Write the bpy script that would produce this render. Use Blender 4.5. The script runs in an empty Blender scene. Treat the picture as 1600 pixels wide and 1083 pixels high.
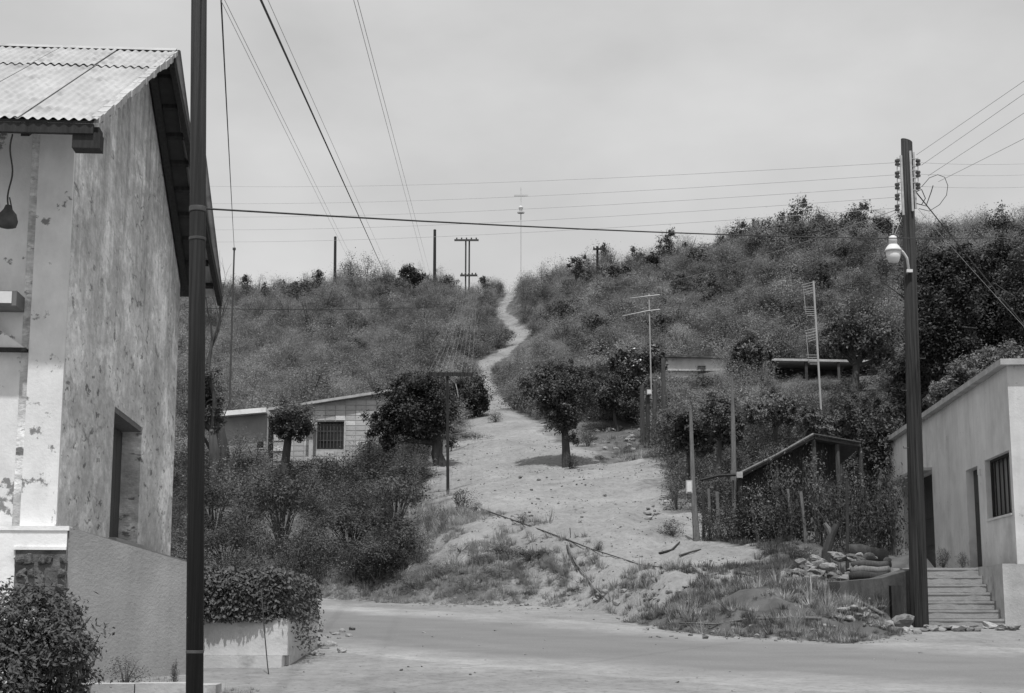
import bpy, math, random
import numpy as np
from mathutils import Vector

SC = bpy.context.scene
COL = SC.collection
RNG = random.Random(7)

# ------------------------------------------------------------------ camera, sky, sun, exposure
F, CX, CY = 2450.0, 800.0, 541.5
PITCH = math.atan(422.0 / F)
EYE = 1.745
SUN_EL, SUN_AZ = math.radians(66.5), math.radians(178.5)      # azimuth clockwise from +Y
cam = bpy.data.cameras.new('camera')
cam_o = bpy.data.objects.new('camera', cam)
COL.objects.link(cam_o)
cam.sensor_width = 36.0
cam.lens = 36.0 * F / 1600.0
cam.clip_end = 2000.0
cam_o.location = (0, 0, EYE)
cam_o.rotation_euler = (math.pi / 2 + PITCH, 0, 0)
SC.camera = cam_o

world = bpy.data.worlds.new('World')
SC.world = world
world.use_nodes = True
wn = world.node_tree
wn.nodes.clear()
w_out = wn.nodes.new('ShaderNodeOutputWorld')
w_bg = wn.nodes.new('ShaderNodeBackground')
w_sky = wn.nodes.new('ShaderNodeTexSky')
w_sky.sky_type = 'NISHITA'
w_sky.sun_disc = False
w_sky.sun_elevation = SUN_EL
w_sky.sun_rotation = SUN_AZ
w_sky.dust_density = 4.0
w_sky.air_density = 1.0
w_bw = wn.nodes.new('ShaderNodeRGBToBW')
w_tc = wn.nodes.new('ShaderNodeTexCoord')
w_map = wn.nodes.new('ShaderNodeMapping')
w_map.inputs['Scale'].default_value = (1.6, 1.6, 3.2)
w_noise = wn.nodes.new('ShaderNodeTexNoise')
w_noise.inputs['Scale'].default_value = 3.4
w_noise.inputs['Detail'].default_value = 5.0
w_noise.inputs['Roughness'].default_value = 0.5
w_ramp = wn.nodes.new('ShaderNodeMapRange')
w_ramp.inputs['From Min'].default_value = 0.32
w_ramp.inputs['From Max'].default_value = 0.70
w_ramp.inputs['To Min'].default_value = 4.75
w_ramp.inputs['To Max'].default_value = 6.0
w_mix = wn.nodes.new('ShaderNodeMix')
w_mix.data_type = 'FLOAT'
w_mix.inputs['Factor'].default_value = 0.82                   # thin veil of high cloud over the clear sky
L = wn.links.new
L(w_sky.outputs['Color'], w_bw.inputs['Color'])
L(w_tc.outputs['Generated'], w_map.inputs['Vector'])
L(w_map.outputs['Vector'], w_noise.inputs['Vector'])
L(w_noise.outputs['Fac'], w_ramp.inputs['Value'])
L(w_bw.outputs['Val'], w_mix.inputs['A'])
L(w_ramp.outputs['Result'], w_mix.inputs['B'])
L(w_mix.outputs['Result'], w_bg.inputs['Color'])
L(w_bg.outputs['Background'], w_out.inputs['Surface'])
w_bg.inputs['Strength'].default_value = 0.105

sun = bpy.data.lights.new('sun', 'SUN')
sun.energy = 3.0
sun.angle = math.radians(1.2)
sun.color = (1.0, 1.0, 1.0)
sun_o = bpy.data.objects.new('sun', sun)
COL.objects.link(sun_o)
SUN_DIR = Vector((math.sin(SUN_AZ) * math.cos(SUN_EL), math.cos(SUN_AZ) * math.cos(SUN_EL), math.sin(SUN_EL)))
sun_o.rotation_euler = SUN_DIR.to_track_quat('Z', 'Y').to_euler()
sun_o.location = SUN_DIR * 80

vs = SC.view_settings
vs.view_transform = 'Standard'
vs.look = 'None'
vs.exposure = 0.3
vs.gamma = 1.0
vs.use_curve_mapping = False
SC.render.engine = 'CYCLES'
SC.cycles.max_bounces = 5
SC.cycles.diffuse_bounces = 3
SC.cycles.transmission_bounces = 3
SC.cycles.transparent_max_bounces = 4

# ------------------------------------------------------------------ projection helpers (pixels of the 1600 px photograph -> points at a depth)
CP, SP = math.cos(PITCH), math.sin(PITCH)
def ray(px, py):
    dx, dy = (px - CX) / F, (CY - py) / F
    d = Vector((dx, CP - dy * SP, SP + dy * CP))
    return d / d.y
def at(px, py, Y):
    d = ray(px, py)
    return Vector((d.x * Y, Y, EYE + d.z * Y))
def pxm(Y):
    return Y / F * 1.01                                       # metres per photo pixel at depth Y

# ------------------------------------------------------------------ materials (the photograph is black and white: everything is a neutral grey)
def mat(name, base, rough=0.85, var=0.25, scale=4.0, stretch=(1, 1, 1), bump=0.0, bump_scale=30.0,
        dark=None, dark_scale=6.0, dark_lo=0.62, dark_hi=0.7, dark_stretch=(1, 1, 1), metal=0.0, obj_var=0.0, translucent=0.0, spec=0.3, extra=None):
    m = bpy.data.materials.new(name)
    m.use_nodes = True
    nt = m.node_tree
    nt.nodes.clear()
    lk = nt.links.new
    out = nt.nodes.new('ShaderNodeOutputMaterial')
    b = nt.nodes.new('ShaderNodeBsdfPrincipled')
    b.inputs['Roughness'].default_value = rough
    b.inputs['Metallic'].default_value = metal
    b.inputs['Specular IOR Level'].default_value = spec
    tc = nt.nodes.new('ShaderNodeTexCoord')
    def noise(sc, st, det=6.0, ro=0.6):
        mp = nt.nodes.new('ShaderNodeMapping')
        mp.inputs['Scale'].default_value = st
        lk(tc.outputs['Object'], mp.inputs['Vector'])
        n = nt.nodes.new('ShaderNodeTexNoise')
        n.inputs['Scale'].default_value = sc
        n.inputs['Detail'].default_value = det
        n.inputs['Roughness'].default_value = ro
        lk(mp.outputs['Vector'], n.inputs['Vector'])
        return n.outputs['Fac']
    def rng(v, a, b_, c, d):
        r = nt.nodes.new('ShaderNodeMapRange')
        r.inputs['From Min'].default_value = a
        r.inputs['From Max'].default_value = b_
        r.inputs['To Min'].default_value = c
        r.inputs['To Max'].default_value = d
        lk(v, r.inputs['Value'])
        return r.outputs['Result']
    def mul(a, b_):
        r = nt.nodes.new('ShaderNodeMath')
        r.operation = 'MULTIPLY'
        lk(a, r.inputs[0])
        if isinstance(b_, float): r.inputs[1].default_value = b_
        else: lk(b_, r.inputs[1])
        return r.outputs[0]
    col = rng(noise(scale, stretch), 0.3, 0.7, base * (1 - var), base * (1 + var))
    if dark is not None:
        msk = rng(noise(dark_scale, dark_stretch, 8.0, 0.65), dark_lo, dark_hi, 0.0, 1.0)
        mx = nt.nodes.new('ShaderNodeMix')
        mx.data_type = 'FLOAT'
        lk(msk, mx.inputs['Factor'])
        lk(col, mx.inputs['A'])
        mx.inputs['B'].default_value = dark
        col = mx.outputs['Result']
    if obj_var:
        oi = nt.nodes.new('ShaderNodeObjectInfo')
        col = mul(col, rng(oi.outputs['Random'], 0, 1, 1 - obj_var, 1 + obj_var))
    if extra: col = extra(nt, lk, tc, col, noise, rng, mul)
    lk(col, b.inputs['Base Color'])
    if bump:
        bp = nt.nodes.new('ShaderNodeBump')
        bp.inputs['Strength'].default_value = bump
        bp.inputs['Distance'].default_value = 0.03
        lk(noise(bump_scale, stretch, 8.0, 0.65), bp.inputs['Height'])
        lk(bp.outputs['Normal'], b.inputs['Normal'])
    sh = b.outputs['BSDF']
    if translucent:
        tr = nt.nodes.new('ShaderNodeBsdfTranslucent')
        lk(col, tr.inputs['Color'])
        ms = nt.nodes.new('ShaderNodeMixShader')
        ms.inputs['Fac'].default_value = translucent
        lk(sh, ms.inputs[1]); lk(tr.outputs['BSDF'], ms.inputs[2])
        sh = ms.outputs['Shader']
    lk(sh, out.inputs['Surface'])
    return m

def leaf(name, base, tr=0.3, ov=0.35, spec=0.3, rough=0.55):
    return mat(name, base, rough=rough, var=0.3, scale=9.0, obj_var=ov, translucent=tr, spec=spec)

M = {}
M['leaf_dark'] = leaf('leaf_dark', 0.06)
M['leaf_black'] = leaf('leaf_black', 0.06, 0.25)
M['leaf_mid'] = leaf('leaf_mid', 0.085)
M['leaf_light'] = leaf('leaf_light', 0.15)
M['leaf_pale'] = leaf('leaf_pale', 0.22)
M['leaf_glossy'] = leaf('leaf_glossy', 0.065, 0.2, 0.2, 0.6, 0.35)
M['dry_grass'] = leaf('dry_grass', 0.33, 0.3, 0.3)
M['grass'] = leaf('grass', 0.15, 0.3, 0.4)
M['bark'] = mat('bark', 0.055, 0.9, 0.4, 8, (1, 1, .25), 0.6, 30)
M['twig'] = mat('twig', 0.12, 0.9, 0.3, 8)
M['dry_wood'] = mat('dry_wood', 0.15, 0.9, 0.35, 6, (4, 4, .5), 0.4, 30)
M['post_wood'] = mat('post_wood', 0.055, 0.9, 0.4, 6, (4, 4, .5), 0.5, 30, obj_var=0.4)
M['pole_wood'] = mat('pole_wood', 0.034, 0.9, 0.6, 5, (6, 6, .12), 0.8, 12, dark=0.009, dark_scale=4, dark_stretch=(6, 6, .15), dark_lo=.5, dark_hi=.62)
M['pole_steel'] = mat('pole_steel', 0.022, 0.75, 0.5, 7, (9, 9, .10), 0.5, 14, dark=0.010, dark_scale=4.0, dark_lo=.48, dark_hi=.62, dark_stretch=(8, 8, .12))
M['wire'] = mat('wire', 0.035, 0.6, 0.1)
M['wire_pale'] = mat('wire_pale', 0.25, 0.5, 0.1)
M['wire_grey'] = mat('wire_grey', 0.42, 0.5, 0.1)
M['aluminium'] = mat('aluminium', 0.33, 0.6, 0.1)
M['galvanised'] = mat('galvanised', 0.42, 0.45, 0.2, 12, metal=0.3)
M['porcelain'] = mat('porcelain', 0.05, 0.25, 0.2, spec=0.6)
M['lamp_glass'] = mat('lamp_glass', 0.62, 0.3, 0.05)
M['concrete'] = mat('concrete', 0.40, 0.9, 0.2, 3, bump=0.3, bump_scale=25, dark=0.2, dark_scale=2.2, dark_lo=.58, dark_hi=.75)
M['step_concrete'] = mat('step_concrete', 0.29, 0.92, 0.25, 3, bump=0.4, bump_scale=22, dark=0.20, dark_scale=3.0, dark_lo=.52, dark_hi=.75)
M['concrete_dark'] = mat('concrete_dark', 0.085, 0.95, 0.5, 2.5, (1, 1, .5), 0.6, 18, dark=0.04, dark_scale=3, dark_lo=.5, dark_hi=.7, dark_stretch=(1.5, 1.5, .4))
M['white_plaster'] = mat('white_plaster', 0.80, 0.9, 0.08, 3, bump=0.2, bump_scale=25, dark=0.40, dark_scale=1.9, dark_lo=.52, dark_hi=.75)
def stain_extra(z0, z1, lo):
    def fn(nt, lk, tc, col, noise, rng, mul):
        sp = nt.nodes.new('ShaderNodeSeparateXYZ'); lk(tc.outputs['Object'], sp.inputs[0])
        az = nt.nodes.new('ShaderNodeMath'); az.operation = 'ADD'; lk(sp.outputs['Z'], az.inputs[0]); lk(rng(noise(2.0, (.6, .6, .6), 8, .75), .3, .7, -.5, .5), az.inputs[1])
        col = mul(col, rng(az.outputs[0], z0, z1, lo, 1.0))
        runs = rng(noise(2.0, (1.2, 1.2, .08), 8, .7), 0.42, 0.66, 1.0, 0.86)
        spots = rng(noise(11, (.6, .6, 1), 4, .6), .68, .72, 1.0, .62)
        return mul(mul(col, runs), spots)
    return fn
M['house_plaster'] = mat('house_plaster', 0.66, 0.9, 0.10, 1.5, bump=0.3, bump_scale=30, dark=0.46, dark_scale=.9, dark_lo=.5, dark_hi=.8, extra=stain_extra(-.1, .7, .72))
M['plinth_plaster'] = mat('plinth_plaster', 0.32, 0.92, 0.10, 2.0, bump=0.35, bump_scale=28, dark=0.26, dark_scale=1.2, dark_lo=.5, dark_hi=.75, extra=stain_extra(-1.1, 0.1, .62))
M['recess_stone'] = mat('recess_stone', 0.12, 0.95, 0.5, 5, bump=0.9, bump_scale=12)
M['roof_metal'] = mat('roof_metal', 0.42, 0.55, 0.2, 2.2, (1, 1, 1), 0.08, 30, dark=0.24, dark_scale=1.8, dark_lo=.5, dark_hi=.7, metal=0.25)
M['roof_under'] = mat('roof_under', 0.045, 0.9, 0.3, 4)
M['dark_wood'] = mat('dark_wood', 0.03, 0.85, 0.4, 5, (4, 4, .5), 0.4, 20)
M['door_wood'] = mat('door_wood', 0.05, 0.7, 0.4, 5, (5, 5, .3), 0.3, 20)
M['curtain'] = mat('curtain', 0.16, 0.8, 0.7, 5, (1, 6, .03))
M['glass_dark'] = mat('glass_dark', 0.03, 0.15, 0.2, 2, spec=0.5)
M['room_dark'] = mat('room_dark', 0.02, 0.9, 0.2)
M['block_plaster'] = mat('block_plaster', 0.36, 0.95, 0.18, 2, bump=0.3, dark=0.18, dark_scale=1.5)
M['blocks'] = [mat('block_grey', v, 0.95, 0.15, 6, bump=0.4) for v in (0.41, 0.44, 0.48, 0.60)]
M['mortar'] = mat('mortar', 0.36, 0.95, 0.2, 6)
M['grey_wall'] = mat('grey_wall', 0.30, 0.95, 0.15, 2, (1, 1, .4), 0.2)
M['rock'] = mat('rock', 0.25, 0.95, 0.3, 5, bump=0.8, bump_scale=9, obj_var=0.4)
M['rock_dark'] = mat('rock_dark', 0.17, 0.95, 0.4, 5, bump=0.8, bump_scale=9, obj_var=0.55)
M['dirt'] = mat('dirt', 0.25, 0.97, 0.15, 2, bump=0.6, bump_scale=8, dark=0.17, dark_scale=4, dark_lo=.5, dark_hi=.7)
M['painted_metal'] = mat('painted_metal', 0.62, 0.5, 0.1)
M['grey_metal'] = mat('grey_metal', 0.14, 0.6, 0.2)
M['rust'] = mat('rust', 0.07, 0.8, 0.4, 8)

# crackled, streaked old plaster of the gable: streaks, patches and hair cracks
def gable_extra(nt, lk, tc, col, noise, rng, mul):
    mp = nt.nodes.new('ShaderNodeMapping')
    mp.inputs['Scale'].default_value = (.32, .32, 1.0)
    nz = nt.nodes.new('ShaderNodeTexNoise')
    nz.inputs['Scale'].default_value = 1.6
    nz.inputs['Detail'].default_value = 5
    lk(tc.outputs['Object'], mp.inputs['Vector'])
    lk(mp.outputs['Vector'], nz.inputs['Vector'])
    # cracks: thin iso-lines of the noise, kept only in patches
    a = nt.nodes.new('ShaderNodeMath'); a.operation = 'SUBTRACT'; lk(nz.outputs['Fac'], a.inputs[0]); a.inputs[1].default_value = 0.5
    ab = nt.nodes.new('ShaderNodeMath'); ab.operation = 'ABSOLUTE'; lk(a.outputs[0], ab.inputs[0])
    line = rng(ab.outputs[0], 0.0, 0.016, 1.0, 0.0)
    patch = rng(noise(.8, (1, 1, 1)), 0.42, 0.55, 0.0, 1.0)
    brk = rng(noise(5.0, (.5, .5, 1)), 0.46, 0.58, 0.0, 1.0)
    f = mul(mul(line, patch), brk)
    sp = nt.nodes.new('ShaderNodeSeparateXYZ'); lk(tc.outputs['Object'], sp.inputs[0])
    zt = sp.outputs['Z']
    col = mul(col, rng(noise(2.4, (.55, .55, .8), 10, .82), 0.34, 0.66, 0.80, 1.14))
    col = mul(col, rng(noise(.7, (.45, .45, .8), 6, .7), 0.38, 0.62, 0.74, 1.16))
    col = mul(col, rng(noise(9.0, (.5, .5, .8), 8, .8), 0.36, 0.64, 0.72, 1.2))
    runs = rng(noise(2.2, (1.6, 1.6, .10), 8, .75), 0.40, 0.60, 1.0, 0.56)          # rain streaks below the eaves
    hi = rng(zt, 3.0, 8.0, 0.15, 1.0)
    mr = nt.nodes.new('ShaderNodeMix'); mr.data_type = 'FLOAT'; lk(hi, mr.inputs['Factor']); mr.inputs['A'].default_value = 1.0; lk(runs, mr.inputs['B'])
    col = mul(col, mr.outputs['Result'])
    az = nt.nodes.new('ShaderNodeMath'); az.operation = 'ADD'; lk(zt, az.inputs[0]); lk(rng(noise(1.6, (.5, .5, .5), 6, .7), .3, .7, -.45, .45), az.inputs[1])
    col = mul(col, rng(az.outputs[0], 1.2, 2.0, 0.68, 1.0))                            # splash dirt rising from the base
    mx = nt.nodes.new('ShaderNodeMix'); mx.data_type = 'FLOAT'
    lk(f, mx.inputs['Factor']); lk(col, mx.inputs['A']); mx.inputs['B'].default_value = 0.14
    chips = rng(noise(6.5, (.42, .42, 1.0), 7, .65), 0.60, 0.64, 0.0, 1.0)
    low = rng(zt, 3.5, 6.5, 1.0, 0.25)
    mx2 = nt.nodes.new('ShaderNodeMix'); mx2.data_type = 'FLOAT'
    lk(mul(chips, low), mx2.inputs['Factor']); lk(mx.outputs['Result'], mx2.inputs['A']); mx2.inputs['B'].default_value = 0.17
    scab = rng(noise(1.5, (.4, .4, .8), 8, .7), 0.53, 0.56, 1.0, 1.30)                   # areas where the lime wash has come away
    return mul(mx2.outputs['Result'], scab)
M['gable_plaster'] = mat('gable_plaster', 0.67, 0.93, 0.14, 1.0, (.5, .5, .9), 1.0, 9, extra=gable_extra)

def front_extra(nt, lk, tc, col, noise, rng, mul):
    chips = rng(noise(2.6, (1, 1, 1), 8, .65), 0.60, 0.63, 0.0, 1.0)
    col = mul(col, rng(noise(1.4, (1, 1, .5), 8, .7), .35, .65, .84, 1.08))
    mx2 = nt.nodes.new('ShaderNodeMix'); mx2.data_type = 'FLOAT'
    lk(chips, mx2.inputs['Factor']); lk(col, mx2.inputs['A']); mx2.inputs['B'].default_value = 0.22
    return mx2.outputs['Result']
M['pilaster_plaster'] = mat('pilaster_plaster', 0.74, 0.9, 0.08, 3, bump=0.2, bump_scale=25, extra=front_extra)
M['front_plaster'] = mat('front_plaster', 0.70, 0.9, 0.10, 2, bump=0.2, bump_scale=25, extra=front_extra)

# ------------------------------------------------------------------ mesh helpers
def tag(o, label=None, cat=None, group=None, kind=None):
    if label: o['label'] = label
    if cat: o['category'] = cat
    if group: o['group'] = group
    if kind: o['kind'] = kind
    return o

def thing(name, label, cat, loc, group=None):
    o = bpy.data.objects.new(name, None)
    o.empty_display_size = 0.2
    COL.objects.link(o)
    o.location = loc
    return tag(o, label, cat, group)

def wloc(o):
    v = Vector((0, 0, 0))
    while o is not None:
        v = v + Vector(o.location)
        o = o.parent
    return v

def link(name, me, m=None, parent=None, loc=None, rot=None, scl=None):
    o = bpy.data.objects.new(name, me)
    COL.objects.link(o)
    if m is not None and len(me.materials) == 0: me.materials.append(m)
    if parent is not None: o.parent = parent
    if loc is not None: o.location = loc
    if rot is not None: o.rotation_euler = rot
    if scl is not None: o.scale = scl if not isinstance(scl, (int, float)) else (scl,) * 3
    return o

class MB:
    def __init__(s): s.v, s.f = [], []
    def add(s, vs, fs):
        k = len(s.v)
        s.v += [tuple(v) for v in vs]
        s.f += [tuple(i + k for i in f) for f in fs]
        return s
    def hexa(s, c):                                           # 8 corners: 0-3 bottom loop, 4-7 top loop
        return s.add(c, [(3, 2, 1, 0), (4, 5, 6, 7), (0, 1, 5, 4), (1, 2, 6, 5), (2, 3, 7, 6), (3, 0, 4, 7)])
    def box(s, x0, x1, y0, y1, z0, z1, fr=None):
        c = [(x0, y0, z0), (x1, y0, z0), (x1, y1, z0), (x0, y1, z0), (x0, y0, z1), (x1, y0, z1), (x1, y1, z1), (x0, y1, z1)]
        if fr: c = [fr(*p) for p in c]
        return s.hexa(c)
    def tube(s, pts, rad, n=8, caps=True):
        pts = [Vector(p) for p in pts]
        if isinstance(rad, (int, float)): rad = [rad] * len(pts)
        rings, k = [], len(s.v)
        ref = None
        for i, p in enumerate(pts):
            t = (pts[min(i + 1, len(pts) - 1)] - pts[max(i - 1, 0)]).normalized()
            if ref is None:
                ref = Vector((1, 0, 0)) if abs(t.x) < 0.8 else Vector((0, 1, 0))
            a = (ref - t * ref.dot(t)).normalized()
            ref = a
            b = t.cross(a)
            for j in range(n):
                an = 2 * math.pi * j / n
                s.v.append(tuple(p + (a * math.cos(an) + b * math.sin(an)) * rad[i]))
        for i in range(len(pts) - 1):
            for j in range(n):
                j2 = (j + 1) % n
                s.f.append((k + i * n + j, k + i * n + j2, k + (i + 1) * n + j2, k + (i + 1) * n + j))
        if caps:
            s.f.append(tuple(k + j for j in reversed(range(n))))
            s.f.append(tuple(k + (len(pts) - 1) * n + j for j in range(n)))
        return s
    def lathe(s, c, prof, n=16):                              # prof: (r, z) from the bottom up, about a vertical axis at c
        k = len(s.v)
        for r, z in prof:
            for j in range(n):
                a = 2 * math.pi * j / n
                s.v.append((c[0] + r * math.cos(a), c[1] + r * math.sin(a), c[2] + z))
        for i in range(len(prof) - 1):
            for j in range(n):
                j2 = (j + 1) % n
                s.f.append((k + i * n + j, k + i * n + j2, k + (i + 1) * n + j2, k + (i + 1) * n + j))
        s.f.append(tuple(k + j for j in reversed(range(n))))
        s.f.append(tuple(k + (len(prof) - 1) * n + j for j in range(n)))
        return s
    def prism(s, poly, a, b):                                 # poly: points; a, b: two functions mapping a point to the two ends
        n = len(poly)
        k = len(s.v)
        s.v += [tuple(a(p)) for p in poly] + [tuple(b(p)) for p in poly]
        s.f.append(tuple(k + i for i in range(n)))
        s.f.append(tuple(k + n + i for i in reversed(range(n))))
        for i in range(n):
            j = (i + 1) % n
            s.f.append((k + j, k + i, k + n + i, k + n + j))
        return s
    def build(s, name, m, parent=None, smooth=False, origin=None, fix=True):
        base = wloc(parent) if parent is not None else (Vector(origin) if origin is not None else Vector((0, 0, 0)))
        me = bpy.data.meshes.new(name)
        me.from_pydata([tuple(Vector(v) - base) for v in s.v], [], s.f)
        if fix:
            import bmesh
            bm = bmesh.new(); bm.from_mesh(me)
            bmesh.ops.recalc_face_normals(bm, faces=bm.faces)
            bm.to_mesh(me); bm.free()
        if smooth: me.polygons.foreach_set('use_smooth', [True] * len(me.polygons))
        me.materials.append(m)
        o = link(name, me, None, parent)
        if parent is None: o.location = base
        return o

def two_tone(me, V, m2, sc, seed, cut=.06, nv=4):
    c = np.asarray(V).reshape(-1, nv, 3).mean(1)
    mk = (vnoise(c[:, 0] + c[:, 2] * .6, c[:, 1] - c[:, 2] * .8, sc, seed) + vnoise(c[:, 0], c[:, 1] + c[:, 2], sc * 3, seed + 1) * .5) > cut
    me.materials.append(m2)
    me.polygons.foreach_set('material_index', mk.astype(np.int32))

def quads_mesh(name, V, m, nv=4):
    n = len(V) // nv
    me = bpy.data.meshes.new(name)
    me.vertices.add(len(V)); me.vertices.foreach_set('co', np.asarray(V, dtype=np.float32).ravel())
    me.loops.add(len(V)); me.loops.foreach_set('vertex_index', np.arange(len(V), dtype=np.int32))
    me.polygons.add(n); me.polygons.foreach_set('loop_start', np.arange(0, len(V), nv, dtype=np.int32))
    me.update(calc_edges=True)
    me.materials.append(m)
    return me

def unit(a):
    return a / (np.linalg.norm(a, axis=1, keepdims=True) + 1e-9)

def leaf_verts(c, Lf, Wf, rs, up=0.4, outward=None):
    n = len(c)
    nrm = rs.normal(size=(n, 3)); nrm[:, 2] = np.abs(nrm[:, 2]) + up
    if outward is not None: nrm += outward * 0.8
    nrm = unit(nrm)
    t = rs.normal(size=(n, 3)); t -= nrm * (t * nrm).sum(1, keepdims=True); t = unit(t)
    b = np.cross(nrm, t)
    l = (Lf * rs.uniform(0.6, 1.3, (n, 1))); w = (Wf * rs.uniform(0.6, 1.3, (n, 1)))
    V = np.empty((n, 4, 3))
    V[:, 0] = c - t * l * .5
    V[:, 1] = c + b * w * .5 + nrm * w * .15
    V[:, 2] = c + t * l * .5
    V[:, 3] = c - b * w * .5 + nrm * w * .15
    return V.reshape(-1, 3)

def clump_points(n, k, blobs, rs, sig=0.16, hollow=0.55):
    """leaf centres in k clumps spread through a union of ellipsoids (cx,cy,cz,rx,ry,rz)"""
    vol = np.array([b[3] * b[4] * b[5] for b in blobs]) ** 0.7
    pick = rs.choice(len(blobs), size=k, p=vol / vol.sum())
    B = np.array(blobs)[pick]
    d = unit(rs.normal(size=(k, 3)))
    r = rs.uniform(hollow ** 3, 1.0, (k, 1)) ** (1 / 3.)
    r *= np.where(rs.random((k, 1)) < .3, rs.uniform(1.0, 1.42, (k, 1)), rs.uniform(.7, 1.08, (k, 1)))
    cc = B[:, :3] + d * r * B[:, 3:]
    csz = (B[:, 3:].mean(1) * sig * rs.uniform(.6, 1.5, k))
    j = rs.integers(0, k, n)
    p = cc[j] + rs.normal(size=(n, 3)) * csz[j][:, None]
    out = unit(p - B[j][:, :3])
    return p, out

# ------------------------------------------------------------------ terrain
SLOPE = 0.0586
def R(Y): return SLOPE * np.minimum(Y, 60.0) if isinstance(Y, np.ndarray) else SLOPE * min(Y, 60.0)

ctl = []
def C(px, py, Y):
    p = at(px, py, Y); ctl.append((p.x, p.y, p.z))
for px in (-200, 60, 250):
    for py, Y in ((935, 38), (860, 45), (790, 53), (725, 63), (640, 76), (560, 95), (480, 118), (468, 127)): C(px, py, Y)
for px in (400,):
    for py, Y in ((937, 37), (895, 41), (830, 48), (765, 56), (727, 62), (640, 76), (555, 96), (482, 118), (470, 127)): C(px, py, Y)
for px in (540,):
    for py, Y in ((941, 35.3), (890, 40), (830, 47), (765, 55), (727, 62), (640, 76), (555, 96), (476, 118), (462, 127)): C(px, py, Y)
for py, Y in ((945, 34), (890, 35.6), (825, 37.8), (775, 45), (732, 54), (690, 63), (640, 74), (560, 94), (474, 118), (460, 127)): C(680, py, Y)
for py, Y in ((949, 33), (898, 33.9), (852, 35.0), (795, 42), (733, 54), (670, 65)): C(860, py, Y)
for py, Y in ((884, 34.7), (822, 36.6), (775, 45), (700, 59)): C(770, py, Y)
for py, Y in ((905, 32.9), (873, 33.8)): C(930, py, Y)
C(768, 628, 77); C(752, 572, 91); C(815, 522, 104); C(780, 487, 115); C(800, 460, 127)
C(690, 570, 91); C(900, 570, 88); C(900, 500, 104); C(905, 440, 118); C(860, 455, 120); C(740, 460, 124)
for py, Y in ((965, 29.5), (918, 30.8), (888, 32.2), (800, 42), (720, 54), (668, 65), (570, 86), (490, 103), (425, 118)): C(1000, py, Y)
for py, Y in ((988, 25.2), (940, 27.0), (895, 30), (842, 34.5), (780, 42), (700, 53), (610, 70), (510, 93), (412, 116)): C(1100, py, Y)
for py, Y in ((1000, 23.7), (945, 25.6), (910, 28), (868, 32), (825, 37), (745, 46), (630, 65), (510, 89), (392, 113)): C(1250, py, Y)
for py, Y in ((990, 24.8), (930, 27.0), (895, 29.3), (858, 33), (800, 40), (640, 62), (520, 86), (388, 112)): C(1400, py, Y)
for px in (1600, 1950, 2500):
    for py, Y in ((965, 27.5), (893, 29.5), (880, 36), (800, 44), (640, 60), (500, 86), (380, 112)): C(px, py, Y)
base_ctl = np.array(ctl)
for xw in (-75, -45, -25, -8, 8, 25, 45, 75, 110):
    zr = base_ctl[np.argmin((base_ctl[:, 0] - xw) ** 2 * .3 + (base_ctl[:, 1] - 122) ** 2), 2]
    ctl.append((xw, 150, zr - 1.2)); ctl.append((xw, 185, zr - 5.0))
ctl = np.array(ctl)
def _k(r2): return np.where(r2 > 1e-9, 0.5 * r2 * np.log(r2 + 1e-12), 0.0)
_S = 1 / 20.0
_P = ctl[:, :2] * _S
_n = len(_P)
_A = np.zeros((_n + 3, _n + 3))
_A[:_n, :_n] = _k(((_P[:, None] - _P[None]) ** 2).sum(-1)) + np.eye(_n) * 0.004
_A[:_n, _n] = 1; _A[:_n, _n + 1:] = _P
_A[_n, :_n] = 1; _A[_n + 1:, :_n] = _P.T
_w = np.linalg.solve(_A, np.concatenate([ctl[:, 2], [0, 0, 0]]))
def tps(X, Y):
    X = np.clip(X, -75, 105); Y = np.clip(Y, 20, 190)
    Q = np.stack([X, Y], -1) * _S
    out = np.empty(len(Q))
    for i in range(0, len(Q), 8192):
        q = Q[i:i + 8192]
        out[i:i + 8192] = _k(((q[:, None] - _P[None]) ** 2).sum(-1)) @ _w[:_n] + _w[_n] + q @ _w[_n + 1:]
    return out

FX = np.array([-300, -40, -12, -4.7, -2.78, -1.36, .79, 1.75, 2.05, 2.5, 3.24, 4.93, 6.06, 6.5, 20, 300.])
FY = np.array([60, 44, 38.5, 36.5, 34.5, 33.7, 32.9, 31.6, 28.0, 26.0, 24.4, 23.1, 24.6, 27.6, 27.6, 30.])
def vnoise(X, Y, sc, seed):
    x, y = X * sc + seed * 17.3, Y * sc + seed * 9.1
    xi, yi = np.floor(x).astype(np.int64), np.floor(y).astype(np.int64)
    fx, fy = x - xi, y - yi
    fx = fx * fx * (3 - 2 * fx); fy = fy * fy * (3 - 2 * fy)
    def hsh(a, b):
        h = (a * 374761393 + b * 668265263 + seed * 69069) & 0x7fffffff
        h = ((h ^ (h >> 13)) * 1274126177) & 0x7fffffff
        return (h & 0xffff) / 65535.0
    return (hsh(xi, yi) * (1 - fx) + hsh(xi + 1, yi) * fx) * (1 - fy) + (hsh(xi, yi + 1) * (1 - fx) + hsh(xi + 1, yi + 1) * fx) * fy - .5

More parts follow.
